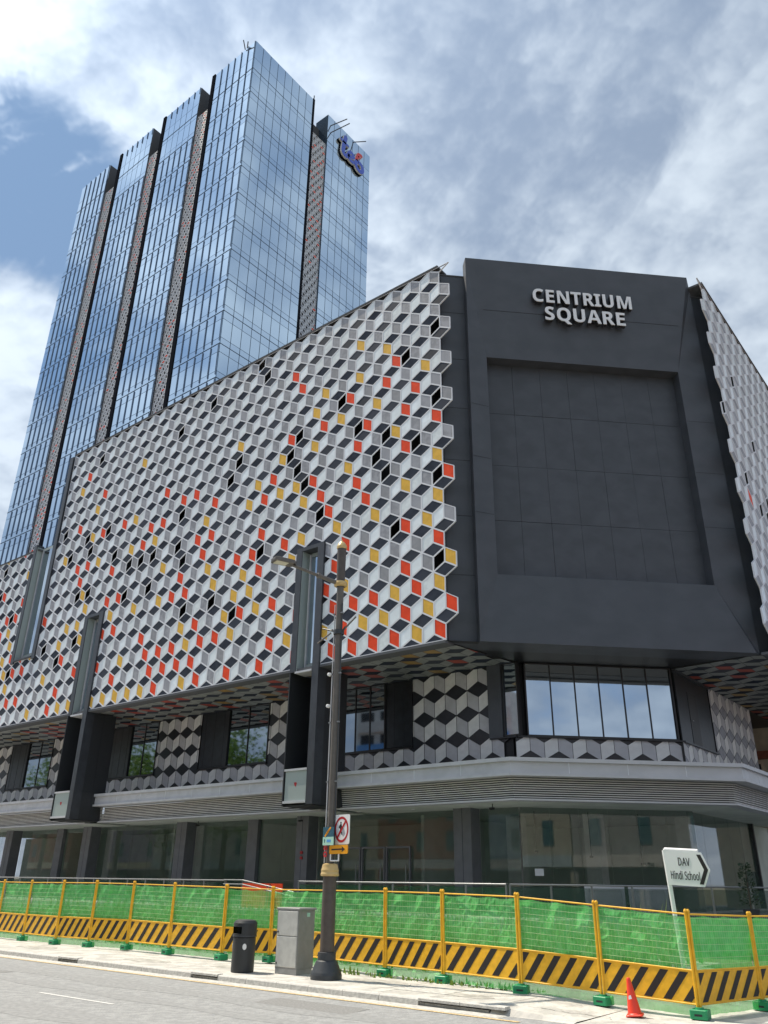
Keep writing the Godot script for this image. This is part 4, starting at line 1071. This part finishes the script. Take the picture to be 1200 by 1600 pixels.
func shrub(at: Vector3, h: float, label: String) -> void:
	var o := thing("potted_shrub", label, "shrub", at)
	var pot := MB.new(); pot.lathe(Transform3D(), [Vector2(0, 0), Vector2(0.22, 0), Vector2(0.30, 0.45), Vector2(0.26, 0.45), Vector2(0.24, 0.40), Vector2(0, 0.40)], 16); part("pot", pot, M.pole_foot, o)
	var st := MB.new(); st.rod(Vector3(0, 0.38, 0), Vector3(0.02, h * 0.9, 0.01), 0.03, 0.01, 6); part("stem", st, M.bark, o)
	var lf := MB.new()
	for i in 420:
		var y := 0.5 + (h - 0.5) * pow(rng.randf(), 0.9)
		var rr := 0.38 * sqrt(maxf(0.05, 1.0 - (y - 0.5) / (h - 0.35))) * sqrt(rng.randf())
		var an := rng.randf() * TAU
		var c := Vector3(cos(an) * rr, y, sin(an) * rr)
		var d := Vector3(cos(an), rng.randf_range(0.1, 1.2), sin(an)).normalized() * rng.randf_range(0.07, 0.14)
		var sd := d.cross(Vector3(rng.randfn(), rng.randfn(), rng.randfn())).normalized() * 0.028
		lf.quad(c - sd * 0.3, c + d * 0.5 - sd, c + d, c + d * 0.5 + sd)
	part("foliage", lf, M.leaf_dark, o)
	cyc(o)

func lamp() -> void:
	var o := thing("street_lamp", "tall brown street lamp post with gold collars and a single arm over the road", "street lamp", Vector3(-14.5, 0, -16.05))
	var I := Transform3D()
	var b := MB.new(); b.lathe(I, [Vector2(0, 0), Vector2(0.37, 0), Vector2(0.37, 0.10), Vector2(0.355, 0.15), Vector2(0.25, 0.38), Vector2(0.215, 0.40), Vector2(0.215, 0.56), Vector2(0.18, 0.57)], 28); part("base_flange", b, M.pole_foot, o)
	b = MB.new(); b.lathe(I, [Vector2(0.172, 0.55), Vector2(0.165, 2.22)], 28); part("lower_column", b, M.pole_low, o)
	b = MB.new(); b.lathe(I, [Vector2(0.19, 2.20), Vector2(0.225, 2.21), Vector2(0.23, 2.25), Vector2(0.215, 2.29), Vector2(0.22, 2.34), Vector2(0.20, 2.40), Vector2(0.185, 2.47), Vector2(0.13, 2.49)], 28); part("gold_collar", b, M.gold, o)
	b = MB.new(); b.lathe(I, [Vector2(0.108, 2.45), Vector2(0.096, 9.75)], 24); part("upper_column", b, M.pole, o)
	b = MB.new(); b.lathe(I, [Vector2(0.12, 9.72), Vector2(0.18, 9.74), Vector2(0.195, 9.80), Vector2(0.18, 9.86), Vector2(0.13, 9.88)], 24); part("gold_collar", b, M.gold, o)
	b = MB.new(); b.lathe(I, [Vector2(0.12, 9.86), Vector2(0.13, 10.90)], 24); part("top_column", b, M.pole_low, o)
	b = MB.new(); b.lathe(I, [Vector2(0.135, 10.88), Vector2(0.15, 10.90), Vector2(0.15, 10.96), Vector2(0.125, 11.02), Vector2(0.07, 11.10), Vector2(0.02, 11.12), Vector2(0.02, 11.16), Vector2(0, 11.18)], 20); part("finial", b, M.gold, o)
	var dir := Vector3(-0.32, 0.16, 0.93).normalized()
	var st := Vector3(0, 9.80, 0)
	b = MB.new(); b.rod(st, st + dir * 0.72, 0.065, 0.058, 14); b.rod(st + dir * 0.70, st + dir * 0.77, 0.078, 0.078, 14); b.rod(st + dir * 0.75, st + dir * 1.62, 0.045, 0.04, 12); part("arm", b, M.pole, o)
	var hd := st + dir * 1.84
	var flat_ := Vector3(dir.x, 0.10, dir.z).normalized()
	var hb := Basis(flat_.cross(Vector3.UP).normalized(), Vector3.UP, -flat_).orthonormalized()
	b = MB.new()
	var shell := PackedVector2Array([Vector2(-0.06, -0.36), Vector2(0.06, -0.36), Vector2(0.17, -0.25), Vector2(0.18, 0.23), Vector2(0.14, 0.32), Vector2(-0.14, 0.32), Vector2(-0.18, 0.23), Vector2(-0.17, -0.25)])
	chamfer_slab(b, Transform3D(Basis(hb.x, -hb.z, hb.y).orthonormalized(), hd), shell, -0.05, 0.06)
	b.slab(Transform3D(Basis(hb.x, hb.z, -hb.y).orthonormalized(), hd), PackedVector2Array([Vector2(-0.17, 0.25), Vector2(-0.18, -0.3), Vector2(-0.14, -0.32), Vector2(0.14, -0.32), Vector2(0.18, -0.3), Vector2(0.17, 0.25)]), 0.0, 0.05)
	var lum := part("luminaire", b, M.pole, o)
	b = MB.new(); b.slab(Transform3D(Basis(hb.x, hb.z, -hb.y).orthonormalized(), hd), PackedVector2Array([Vector2(-0.12, 0.10), Vector2(-0.13, -0.26), Vector2(0.13, -0.26), Vector2(0.12, 0.10)]), 0.05, 0.062); part("lens", b, M.lamp_face, lum)
	# flag brackets
	b = MB.new(); b.lathe(Transform3D(Basis(), Vector3(0, 8.32, 0)), [Vector2(0.12, 0), Vector2(0.15, 0), Vector2(0.15, 0.12), Vector2(0.12, 0.12)], 20)
	b.rod(Vector3(0.14, 8.40, 0), Vector3(0.25, 8.50, 0), 0.03); b.rod(Vector3(-0.14, 8.40, 0), Vector3(-0.25, 8.50, 0), 0.03)
	part("bracket_ring", b, M.pole_foot, o)
	for q in [[Vector3(0.22, 8.46, 0), Vector3(0.62, 8.72, 0.0)], [Vector3(-0.22, 8.46, 0.0), Vector3(-0.62, 8.60, 0.0)], [Vector3(-0.20, 8.38, 0.1), Vector3(-0.60, 8.12, 0.2)]]:
		b = MB.new(); b.rod(q[0], q[1], 0.025, 0.02, 8); part("flag_bracket", b, M.pole, o)
	# conduits strapped to the post
	for s in [-1.0, 1.0]:
		b = MB.new(); b.rod(Vector3(0.15 * s, 2.5, 0.05), Vector3(0.135 * s, 9.2, 0.04), 0.017, 0.017, 6)
		var cn := part("conduit", b, M.alu if s < 0 else M.pole_foot, o)
		for y in [3.0, 4.4, 5.9, 7.2, 8.9]:
			b = MB.new(); b.span(Vector3(0.148 * s - 0.035, y, 0.03), Vector3(0.148 * s + 0.035, y + 0.035, 0.08)); part("clip", b, M.steel, cn)
	for y in [7.2, 6.35]:
		b = MB.new(); b.lathe(Transform3D(Basis(Vector3.RIGHT, PI / 2), Vector3(-0.17, y, 0.1)), [Vector2(0, 0), Vector2(0.05, 0), Vector2(0.045, 0.07), Vector2(0, 0.08)], 12); part("junction_cap", b, M.sign_white, o)
	lettering("058", bold_font(), Transform3D(Basis(Vector3(-0.3, 0, 1).normalized().cross(Vector3.UP).normalized() * -1.0, Vector3.UP, Vector3(-0.3, 0, 1).normalized()) * Basis(Vector3(0, 0, 1), PI / 2), Vector3(-0.06, 2.62, 0.128)), 0.0, 0.46, -0.08, 0.15, 0.012, M.sign_red, o, "number")
	cyc(o)
	# signs held on the post
	var face := Vector3(-0.12, 0, 1).normalized()
	var B := Basis(Vector3.UP.cross(face), Vector3.UP, face)
	var s := thing("pedestrian_sign", "white square sign with red ring and slash over a walking figure on the lamp post", "sign", Vector3(-14.10, 3.26, -15.98))
	s.transform.basis = B
	var m := MB.new(); m.slab(I, rounded(0.29, 0.345, 0.05), -0.012, 0.0, true); part("plate", m, M.sign_white, s)
	m = MB.new()
	var ro := PackedVector2Array(); var rin := PackedVector2Array()
	for k in 32:
		ro.append(Vector2.from_angle(TAU * k / 32) * Vector2(0.255, 0.30)); rin.append(Vector2.from_angle(TAU * k / 32) * Vector2(0.205, 0.245))
	m.ring(I, ro, rin, 0.0, 0.004); m.slab(Transform3D(Basis(Vector3(0, 0, 1), deg_to_rad(52)), Vector3.ZERO), rect(-0.235, -0.026, 0.235, 0.026), 0.0, 0.006); part("prohibition_ring", m, M.sign_red, s)
	m = MB.new(); var hd2 := PackedVector2Array()
	for k in 12: hd2.append(Vector2(-0.03, 0.155) + Vector2.from_angle(TAU * k / 12) * 0.026)
	m.slab(I, hd2, 0.0, 0.003); m.slab(I, PackedVector2Array([Vector2(-0.06, 0.125), Vector2(0.0, 0.125), Vector2(0.02, 0.03), Vector2(0.0, -0.02), Vector2(0.03, -0.12), Vector2(0.0, -0.12), Vector2(-0.03, -0.03), Vector2(-0.08, -0.12), Vector2(-0.11, -0.11), Vector2(-0.06, 0.0), Vector2(-0.07, 0.04), Vector2(-0.10, 0.03), Vector2(-0.11, 0.05)]), 0.0, 0.003); part("walking_figure", m, M.b_paint, s)
	m = MB.new(); m.slab(I, PackedVector2Array([Vector2(0.06, -0.17), Vector2(0.14, -0.10), Vector2(0.10, 0.0), Vector2(0.05, 0.06), Vector2(0.01, -0.1)]), 0.0, 0.0025); part("road_shape", m, M.grey, s)
	m = MB.new(); m.rod(Vector3(-0.40, -0.05, -0.03), Vector3(0, -0.05, -0.03), 0.02); part("bracket", m, M.steel, s)
	cyc(s)
	s = thing("arrow_board", "yellow arrow board pointing right below the pedestrian sign", "sign", Vector3(-14.12, 2.80, -15.90))
	s.transform.basis = B
	m = MB.new(); m.slab(I, rounded(0.33, 0.10, 0.04), -0.03, 0.0, true); part("plate", m, M.sign_orange, s)
	m = MB.new(); m.slab(I, PackedVector2Array([Vector2(-0.25, -0.018), Vector2(0.14, -0.010), Vector2(0.13, -0.06), Vector2(0.25, 0.005), Vector2(0.13, 0.07), Vector2(0.14, 0.022), Vector2(-0.25, 0.016)]), 0.0, 0.004); part("arrow", m, M.b_paint, s)
	m = MB.new(); m.rod(Vector3(-0.30, -0.10, -0.02), Vector3(-0.30, -0.25, -0.02), 0.018); m.rod(Vector3(-0.30, -0.25, -0.02), Vector3(0.0, -0.25, -0.02), 0.018); m.rod(Vector3(0.0, -0.25, -0.02), Vector3(0.0, -0.10, -0.02), 0.018); part("bracket", m, M.sign_white, s)
	cyc(s)
	s = thing("parking_sign", "small teal sign with orange coupon symbol on the front of the lamp post", "sign", Vector3(-14.44, 3.15, -15.87))
	s.transform.basis = B
	m = MB.new(); m.slab(I, rect(-0.20, -0.06, 0.20, 0.17), -0.012, 0.0, true); part("plate", m, M.sign_teal, s)
	m = MB.new(); m.slab(I, rect(-0.20, -0.25, 0.20, -0.06), -0.012, 0.0005, true)
	var lowp := part("lower_plate", m, M.sign_mint, s)
	m = MB.new(); m.slab(I, PackedVector2Array([Vector2(-0.16, -0.14), Vector2(-0.13, -0.10), Vector2(-0.10, -0.14), Vector2(-0.12, -0.14), Vector2(-0.12, -0.19), Vector2(-0.14, -0.19), Vector2(-0.14, -0.14)]), 0.0, 0.004); part("arrow", m, M.sign_teal, lowp)
	m = MB.new(); m.slab(I, rect(-0.05, -0.18, 0.10, -0.12), 0.0, 0.004); part("print", m, M.sign_blue, lowp)
	for k in 3:
		m = MB.new(); m.slab(Transform3D(Basis(Vector3(0, 0, 1), deg_to_rad(-42)), Vector3(-0.02 + (k - 1) * 0.048, 0.055 + (k - 1) * 0.042, 0)), rect(-0.021, -0.085, 0.021, 0.085), 0.0, 0.004); part("coupon_bar", m, M.sign_orange, s)
	cyc(s)

func rounded(hx: float, hy: float, r: float) -> PackedVector2Array:
	var o := PackedVector2Array()
	for c in 4:
		var cx := (hx - r) * (1 if c in [0, 3] else -1); var cy := (hy - r) * (1 if c < 2 else -1)
		for k in 5: o.append(Vector2(cx, cy) + Vector2.from_angle(PI / 2 * c + PI / 8 * k) * r)
	return o

func street_things() -> void:
	# litter bin
	var o := thing("litter_bin", "black round litter bin with an open mouth beside the utility cabinet", "litter bin", Vector3(-17.03, 0.0, -15.72))
	var b := MB.new(); b.lathe(Transform3D(), [Vector2(0, 0.005), Vector2(0.275, 0.005), Vector2(0.285, 0.03), Vector2(0.285, 0.77), Vector2(0.26, 0.785)], 36); part("body", b, M.bin, o)
	b = MB.new()     # hood: open rings above and below two mouths
	b.lathe(Transform3D(), [Vector2(0.27, 0.78), Vector2(0.30, 0.79), Vector2(0.30, 0.86), Vector2(0.27, 0.865), Vector2(0.265, 0.79)], 36)
	b.lathe(Transform3D(), [Vector2(0.265, 1.02), Vector2(0.30, 1.02), Vector2(0.295, 1.10), Vector2(0.26, 1.155), Vector2(0.18, 1.175), Vector2(0, 1.18)], 36)
	for k in 2:
		var mid := deg_to_rad(-3.0) + PI * k
		for j in 16:
			var a0 := mid - deg_to_rad(56) + deg_to_rad(112) * j / 16.0; var a1 := mid - deg_to_rad(56) + deg_to_rad(112) * (j + 1) / 16.0
			var p := func(a: float, y: float, r: float) -> Vector3: return Vector3(cos(a) * r, y, -sin(a) * r)
			b.quad(p.call(a0, 0.855, 0.298), p.call(a1, 0.855, 0.298), p.call(a1, 1.03, 0.298), p.call(a0, 1.03, 0.298))
			b.quad(p.call(a1, 0.855, 0.268), p.call(a0, 0.855, 0.268), p.call(a0, 1.03, 0.268), p.call(a1, 1.03, 0.268))
	part("hood", b, M.bin, o)
	b = MB.new(); b.lathe(Transform3D(), [Vector2(0.287, 0.79), Vector2(0.304, 0.795), Vector2(0.304, 0.825), Vector2(0.287, 0.83)], 36); part("rim", b, M.pole_foot, o)
	for a in [deg_to_rad(215.0), deg_to_rad(-40.0)]:
		b = MB.new(); var c := Vector3(cos(a), 0, -sin(a))
		var pp := PackedVector2Array()
		for k in 14: pp.append(Vector2.from_angle(TAU * k / 14) * Vector2(0.05, 0.07))
		b.slab(Transform3D(Basis(Vector3.UP.cross(c), Vector3.UP, c), c * 0.284 + Vector3(0, 0.58, 0)), pp, -0.01, 0.006); part("sticker", b, M.sign_white, o)
	cyc(o)
	# utility cabinet
	o = thing("utility_cabinet", "tall grey utility cabinet with two doors on the pavement left of the lamp post", "cabinet", Vector3(-15.90, 0, -16.45))
	o.rotation.y = deg_to_rad(2)
	b = MB.new(); b.span(Vector3(-0.35, 0.0, -0.22), Vector3(0.35, 0.12, 0.36)); part("plinth", b, M.concrete, o)
	b = MB.new(); b.span(Vector3(-0.36, 0.12, -0.24), Vector3(0.36, 1.42, 0.36)); part("body", b, M.cab_shaded, o)
	b = MB.new(); chamfer_slab(b, Transform3D(Basis(Vector3(1, 0, 0), Vector3(0, 0, -1), Vector3(0, 1, 0)), Vector3.ZERO), rect(-0.385, -0.38, 0.385, 0.27), 1.421, 1.47); part("lid", b, M.cab_shaded, o)
	for q in [[0.16, 0.83], [0.845, 1.40]]:
		b = MB.new(); chamfer_slab(b, Transform3D(Basis(), Vector3(0, 0, 0.36)), rect(-0.335, q[0], 0.335, q[1]), 0.0, 0.022)
		var dd := part("door", b, M.cab_lit, o)
		b = MB.new(); b.span(Vector3(-0.31, q[0] + 0.06, 0.381), Vector3(-0.28, q[0] + 0.10, 0.395)); part("lock", b, M.black, dd)
	b = MB.new(); b.span(Vector3(0.361, 1.27, -0.05), Vector3(0.366, 1.36, 0.06)); part("label_plate", b, M.sign_mint, o)
	cyc(o)
	# cone
	o = thing("traffic_cone", "red-orange traffic cone leaning by the barrier at the right", "traffic cone", Vector3(-7.12, -0.095, -16.42))
	o.rotation = Vector3(0.0, 0.3, 0.10)
	b = MB.new(); b.lathe(Transform3D(), [Vector2(0, 0.0), Vector2(0.15, 0.0), Vector2(0.145, 0.035), Vector2(0.125, 0.05), Vector2(0.035, 0.60), Vector2(0.025, 0.615), Vector2(0, 0.615)], 28); part("body", b, M.cone, o)
	b = MB.new(); chamfer_slab(b, Transform3D(Basis(Vector3(1, 0, 0), Vector3(0, 0, -1), Vector3(0, 1, 0)), Vector3.ZERO), rounded(0.155, 0.155, 0.05), 0.001, 0.03); part("base", b, M.cone, o)
	b = MB.new(); b.slab(Transform3D(Basis(Vector3(1, 0, 0), Vector3(0, 0.98, -0.2), Vector3(0, 0.2, 0.98)), Vector3(-0.02, 0.30, 0.098)), PackedVector2Array([Vector2(-0.03, -0.03), Vector2(0.03, -0.02), Vector2(0.02, 0.04), Vector2(-0.02, 0.03)]), 0.0, 0.006); part("sticker", b, M.sign_white, o)
	cyc(o)
	# school direction sign
	o = thing("direction_sign", "white arrow-shaped direction sign lettered for a school behind the barriers", "sign", Vector3(-7.40, -0.05, -20.0))
	o.rotation.z = 0.05
	b = MB.new(); b.rod(Vector3(0, 0, 0), Vector3(0, 2.90, 0), 0.05, 0.05, 12); b.lathe(Transform3D(Basis(), Vector3(0.03, 2.90, 0)), [Vector2(0.05, 0), Vector2(0.04, 0.03), Vector2(0, 0.05)], 12); b.rod(Vector3(0.02, 2.91, 0), Vector3(0.78, 2.83, 0), 0.05, 0.045, 12); part("post", b, M.sign_white, o)
	var ts := Transform3D(Basis(Vector3(0.995, -0.10, 0.0), Vector3(0.05, 0.995, 0), Vector3(0, 0, 1)), Vector3(0.05, 2.16, 0.055))
	b = MB.new(); b.slab(ts, PackedVector2Array([Vector2(-0.06, 0.0), Vector2(0.76, 0.0), Vector2(0.93, 0.36), Vector2(0.78, 0.72), Vector2(-0.06, 0.72)]), -0.03, 0.0, true); var pl := part("board", b, M.sign_white, o)
	b = MB.new(); b.slab(ts, PackedVector2Array([Vector2(0.66, 0.05), Vector2(0.75, 0.05), Vector2(0.89, 0.36), Vector2(0.76, 0.67), Vector2(0.67, 0.67), Vector2(0.80, 0.36)]), 0.0, 0.005); part("chevron", b, M.b_paint, pl)
	lettering("DAV", plain_font(), ts, 0.22, 0.50, 0.42, 0.17, 0.008, M.b_paint, pl)
	lettering("Hindi School", plain_font(), ts, 0.02, 0.70, 0.13, 0.17, 0.008, M.b_paint, pl)
	cyc(o)
	# glass railing of the terrace
	var run := [[Vector3(-80, 0, -28.5), Vector3(-32.5, 0, -28.5)], [Vector3(-27.6, 0, -28.5), Vector3(-16.9, 0, -28.5)], [Vector3(-16.8, 0, -28.6), Vector3(-9.0, 0, -36.4)]]
	var rn := ["steel and glass railing of the terrace left of the lamp post", "steel and glass railing of the terrace between lamp post and corner", "dark glass railing along the terrace at the corner by the direction sign"]
	for i in 3:
		var a: Vector3 = run[i][0]; var c: Vector3 = run[i][1]; var L := a.distance_to(c); var n := int(L / 1.55)
		o = thing("terrace_railing", rn[i], "railing")
		b = MB.new(); b.rod(a + Vector3(0, 2.06, 0), c + Vector3(0, 2.06, 0), 0.03, 0.03, 8); part("handrail", b, M.steel, o)
		for k in n + 1:
			var p := a.lerp(c, float(k) / n)
			b = MB.new(); b.span(p + Vector3(-0.03, 0.88, -0.03), p + Vector3(0.03, 2.04, 0.03)); part("railing_post", b, M.steel, o)
			if k < n:
				var q := a.lerp(c, float(k + 1) / n); var d := (q - a.lerp(c, float(k) / n)).normalized()
				b = MB.new(); b.box(Transform3D(Basis(d, Vector3.UP, d.cross(Vector3.UP)), (p + q) / 2 + Vector3(0, 1.46, 0)), Vector3(p.distance_to(q) - 0.1, 1.0, 0.015)); part("glass_panel", b, M.rail_glass, o)
		cyc(o)
	o = thing("ramp_handrail", "double steel handrail sloping down beside the entrance steps", "handrail")
	b = MB.new()
	for h in [0.0, -0.18]:
		b.rod(Vector3(-32.3, 2.08 + h, -28.2), Vector3(-31.0, 2.08 + h, -28.2), 0.03); b.rod(Vector3(-31.0, 2.08 + h, -28.2), Vector3(-27.6, 1.62 + h, -28.2), 0.03)
	part("rail", b, M.steel, o)
	for x in [-32.2, -31.0, -29.3, -27.7]:
		b = MB.new(); b.rod(Vector3(x, 0.0, -28.2), Vector3(x, 2.06 - maxf(0.0, (x + 31.0) * 0.135), -28.2), 0.025); part("rail_post", b, M.steel, o)
	cyc(o)
	o = thing("red_hoarding", "low red board standing behind the entrance railing", "board", Vector3(-31.3, 0, -29.6))
	b = MB.new(); b.span(Vector3(-1.2, 0.88, 0), Vector3(1.6, 1.95, 0.05)); part("board", b, M.red, o)
	b = MB.new(); b.span(Vector3(0.75, 0.9, 0.052), Vector3(0.82, 1.93, 0.06)); part("batten", b, M.black, o)
	o = thing("framed_panels", "grey framed boards leaning on the terrace behind the fence near the corner", "board", Vector3(-14.6, 0.885, -32.0))
	o.rotation.y = PI / 4
	for k in 2:
		b = MB.new(); b.ring(Transform3D(Basis(), Vector3(k * 1.75, 0, 0)), rect(-0.8, 0.0, 0.8, 1.15), rect(-0.68, 0.1, 0.68, 1.0), -0.06, 0.0); part("frame", b, M.alu, o)
		b = MB.new(); b.span(Vector3(-0.7 + k * 1.75, 0.08, -0.05), Vector3(0.7 + k * 1.75, 1.02, -0.03)); part("board", b, M.pale, o)
	shrub(Vector3(-9.9, 0.885, -34.2), 2.0, "dark leafy potted shrub just left of the school sign post")
	shrub(Vector3(-8.95, 0.885, -37.0), 2.3, "dark leafy potted shrub near the right edge behind the fence")

# ---------------------------------------------------------------- surroundings
func neighbour() -> void:
	var o := thing("cream_building", "cream building with a terracotta band seen past the right end of the podium", "building", Vector3(-16.5, 0, -62))
	var b := MB.new(); b.span(Vector3(-14, 0, -14), Vector3(7.5, 15.5, 0)); part("wall", b, M.cream, o)
	for q in [[10.2, 0.5], [7.6, 0.35]]:
		b = MB.new(); b.span(Vector3(-14, q[0], 0.002), Vector3(7.55, q[0] + q[1], 0.55)); part("band", b, M.terracotta if q[0] > 9 else M.cream, o)
	for x in [-3.0, -0.4, 2.2, 4.8]:
		for y in [1.2, 8.1]:
			b = MB.new(); b.span(Vector3(x, y, 0.003), Vector3(x + 1.3, y + 1.9, 0.06)); var w := part("window", b, M.cream, o)
			b = MB.new(); b.span(Vector3(x + 0.1, y + 0.1, 0.062), Vector3(x + 1.2, y + 1.8, 0.075)); part("pane", b, M.void, w)
	for q in [Vector3(1.0, 3.6, 0), Vector3(2.1, 3.4, 0), Vector3(1.5, 5.0, 0)]:
		b = MB.new(); b.span(q + Vector3(0, 0, 0.01), q + Vector3(0.85, 0.65, 0.4)); var ac := part("air_conditioner", b, M.wall_light, o)
		b = MB.new(); b.lathe(Transform3D(Basis(Vector3.RIGHT, PI / 2), q + Vector3(0.4, 0.32, 0.4)), [Vector2(0, 0), Vector2(0.25, 0), Vector2(0.25, 0.01), Vector2(0, 0.012)], 16); part("fan_grille", b, M.black, ac)
	cyc(o)

func shophouse(at: Vector3, turn: float, w: float, h: float, m: Material, label: String) -> void:
	var o := thing("shophouse", label, "shophouse", at, "shophouses across the street")
	o.rotation.y = turn
	var b := MB.new(); b.span(Vector3(0, 0, -12), Vector3(w, h, 0)); part("wall", b, m, o)
	b = MB.new(); b.quad(Vector3(-0.2, h, 0.5), Vector3(w + 0.2, h, 0.5), Vector3(w + 0.2, h + 2.6, -6), Vector3(-0.2, h + 2.6, -6)); b.quad(Vector3(w + 0.2, h, -12.3), Vector3(-0.2, h, -12.3), Vector3(-0.2, h + 2.6, -6), Vector3(w + 0.2, h + 2.6, -6)); part("roof", b, M.terracotta, o)
	b = MB.new(); b.span(Vector3(0, 3.4, 0.003), Vector3(w, 4.3, 0.25)); part("sign_band", b, M.shop[[0, 2, 3][int(absf(at.x + at.z)) % 3]], o)
	for k in 3:
		for f in int((h - 4.5) / 3.0):
			var x := w * (k + 0.5) / 3.0
			b = MB.new(); b.span(Vector3(x - 0.5, 5.1 + f * 3.0, 0.003), Vector3(x + 0.5, 7.1 + f * 3.0, 0.08)); part("window", b, M.sign_teal, o)
	b = MB.new(); b.span(Vector3(0.3, 0.1, 0.003), Vector3(w - 0.3, 3.2, 0.05)); part("shopfront", b, M.void, o)
	cyc(o)

func street_tree(at: Vector3, h: float, r: float, label: String) -> void:
	var o := thing("rain_tree", label, "tree", at, "trees across the street")
	var b := MB.new(); b.rod(Vector3.ZERO, Vector3(0.2, h * 0.45, 0), 0.4, 0.28, 10)
	for k in 6:
		var a := TAU * k / 6.0; b.rod(Vector3(0.2, h * 0.42, 0), Vector3(cos(a) * r * 0.6, h * 0.75, sin(a) * r * 0.6), 0.2, 0.06, 7)
	part("trunk", b, M.bark, o)
	b = MB.new()
	for k in 90:
		var c := Vector3(rng.randfn(0, 0.45) * r, h * 0.74 + rng.randfn(0, 0.14) * h, rng.randfn(0, 0.45) * r)
		for i in 40:
			var p := c + Vector3(rng.randfn(), rng.randfn(), rng.randfn()) * r * 0.13
			var d := Vector3(rng.randfn(), rng.randfn(), rng.randfn()).normalized() * 0.34; var e := d.cross(Vector3(rng.randfn(), rng.randfn(), rng.randfn())).normalized() * 0.16
			b.quad(p - d, p - e, p + d, p + e)
	part("crown", b, M.leaf, o)
	cyc(o)

func surroundings() -> void:
	neighbour()
	var hues := [["cream", 0.62, 0.55, 0.40], ["brick red", 0.42, 0.14, 0.09], ["pale blue", 0.38, 0.50, 0.60], ["white", 0.70, 0.70, 0.68], ["mustard", 0.58, 0.40, 0.12], ["mint green", 0.36, 0.56, 0.44], ["tan", 0.42, 0.40, 0.34], ["grey", 0.32, 0.33, 0.34], ["lilac", 0.44, 0.36, 0.52], ["sandy", 0.48, 0.45, 0.38], ["teal", 0.12, 0.34, 0.36], ["peach", 0.58, 0.50, 0.42]]
	for k in 6:
		var c: Array = hues[k]
		shophouse(Vector3(-62.0 + k * 12.0, 0.02, 6.0), PI, 11.9, 10.0 + 2.0 * (k % 3), grained(c[1], c[2], c[3], 0.8, 0.08, 0.2, 50 + k), "%s shophouse across the main street, seen only mirrored in the glass" % c[0])
	for k in 6:
		var c: Array = hues[k + 6]
		shophouse(Vector3(12.0, 0.0, -22.0 - k * 13.0), -PI / 2, 12.9, 9.5 + 1.5 * (k % 3), grained(c[1], c[2], c[3], 0.8, 0.08, 0.2, 60 + k), "%s shophouse across the side street, seen only mirrored in the glass" % c[0])
	for k in 6:
		var c2: Array = hues[(k * 5 + 3) % 12]
		shophouse(Vector3(-84.0 - k * 22.0, 0.02, 8.0 + (k % 2) * 2.0), PI, 21.9, 9.0 + (k % 3), grained(c2[1] * 0.8, c2[2] * 0.8, c2[3] * 0.8, 0.8, 0.08, 0.2, 70 + k), "wide %s shophouse behind the street trees, seen only mirrored in the glass" % c2[0])
	var o := thing("apartment_block", "white and blue apartment block across the main street, seen only mirrored in the windows", "building", Vector3(-78, 0, 20))
	var b := MB.new(); b.span(Vector3(0, 0, 0), Vector3(26, 25, 12)); part("wall", b, M.shop[3], o)
	for f in 7:
		b = MB.new(); b.span(Vector3(0.5, 2.4 + f * 3.2, -0.35), Vector3(25.5, 3.9 + f * 3.2, -0.003)); part("balcony", b, M.sign_blue if f % 2 else M.shop[3], o)
		for w in 8:
			b = MB.new(); b.span(Vector3(1.0 + w * 3.1, 4.0 + f * 3.2, -0.05), Vector3(2.9 + w * 3.1, 5.3 + f * 3.2, -0.003)); part("window", b, M.void, o)
	cyc(o)
	var names := ["left", "second from the left", "middle", "right"]
	var i := 0
	for q in [[-128.0, 19.0], [-108.0, 22.0], [-97.0, 18.0], [-85.0, 21.0]]:
		street_tree(Vector3(q[0], 0.02, 3.0), q[1], 6.5, "leafy street tree, %s of four, mirrored in the windows" % names[i])
		i += 1

# ---------------------------------------------------------------- the scene
func _ready() -> void:
	rng.seed = 20
	var cam := Camera3D.new(); cam.name = "camera"
	cam.position = Vector3(0, 2.1, 0); cam.rotation = Vector3(0.433616, 0.678473, 0.013263)
	cam.fov = rad_to_deg(2.0 * atan(800.0 / 1246.9)); cam.near = 0.1; cam.far = 2500.0
	add_child(cam); cam.current = true
	var env := Environment.new(); env.background_mode = Environment.BG_SKY
	var sky := Sky.new(); sky.sky_material = make_sky(); env.sky = sky
	env.tonemap_mode = Environment.TONE_MAPPER_LINEAR; env.tonemap_exposure = 1.4
	env.sdfgi_enabled = true; env.ssao_enabled = true; env.ssil_enabled = true
	var we := WorldEnvironment.new(); we.name = "world"; we.environment = env; add_child(we)
	var sun := DirectionalLight3D.new(); sun.name = "sun"
	sun.light_energy = 1.3; sun.light_color = Color(1.0, 0.955, 0.88); sun.light_angular_distance = 0.5; sun.shadow_enabled = true
	add_child(sun)
	sun.look_at_from_position(sun_dir() * 100.0, Vector3.ZERO, Vector3.UP)
	make_materials()
	ground()
	podium()
	tower()
	surroundings()
	fence()
	lamp()
	street_things()
	blade_field("grass", 9000, Vector3(-40, 0.0, -27.5), Vector3(-9.5, 0, -19.2), 0.7, 1.35, M.leaf, 0.06, 0.22)
	blade_field("weeds", 260, Vector3(-15.5, 0.0, -17.75), Vector3(-9.6, 0, -17.15), 0.05, 0.16, M.leaf, 0.05, 0.7)
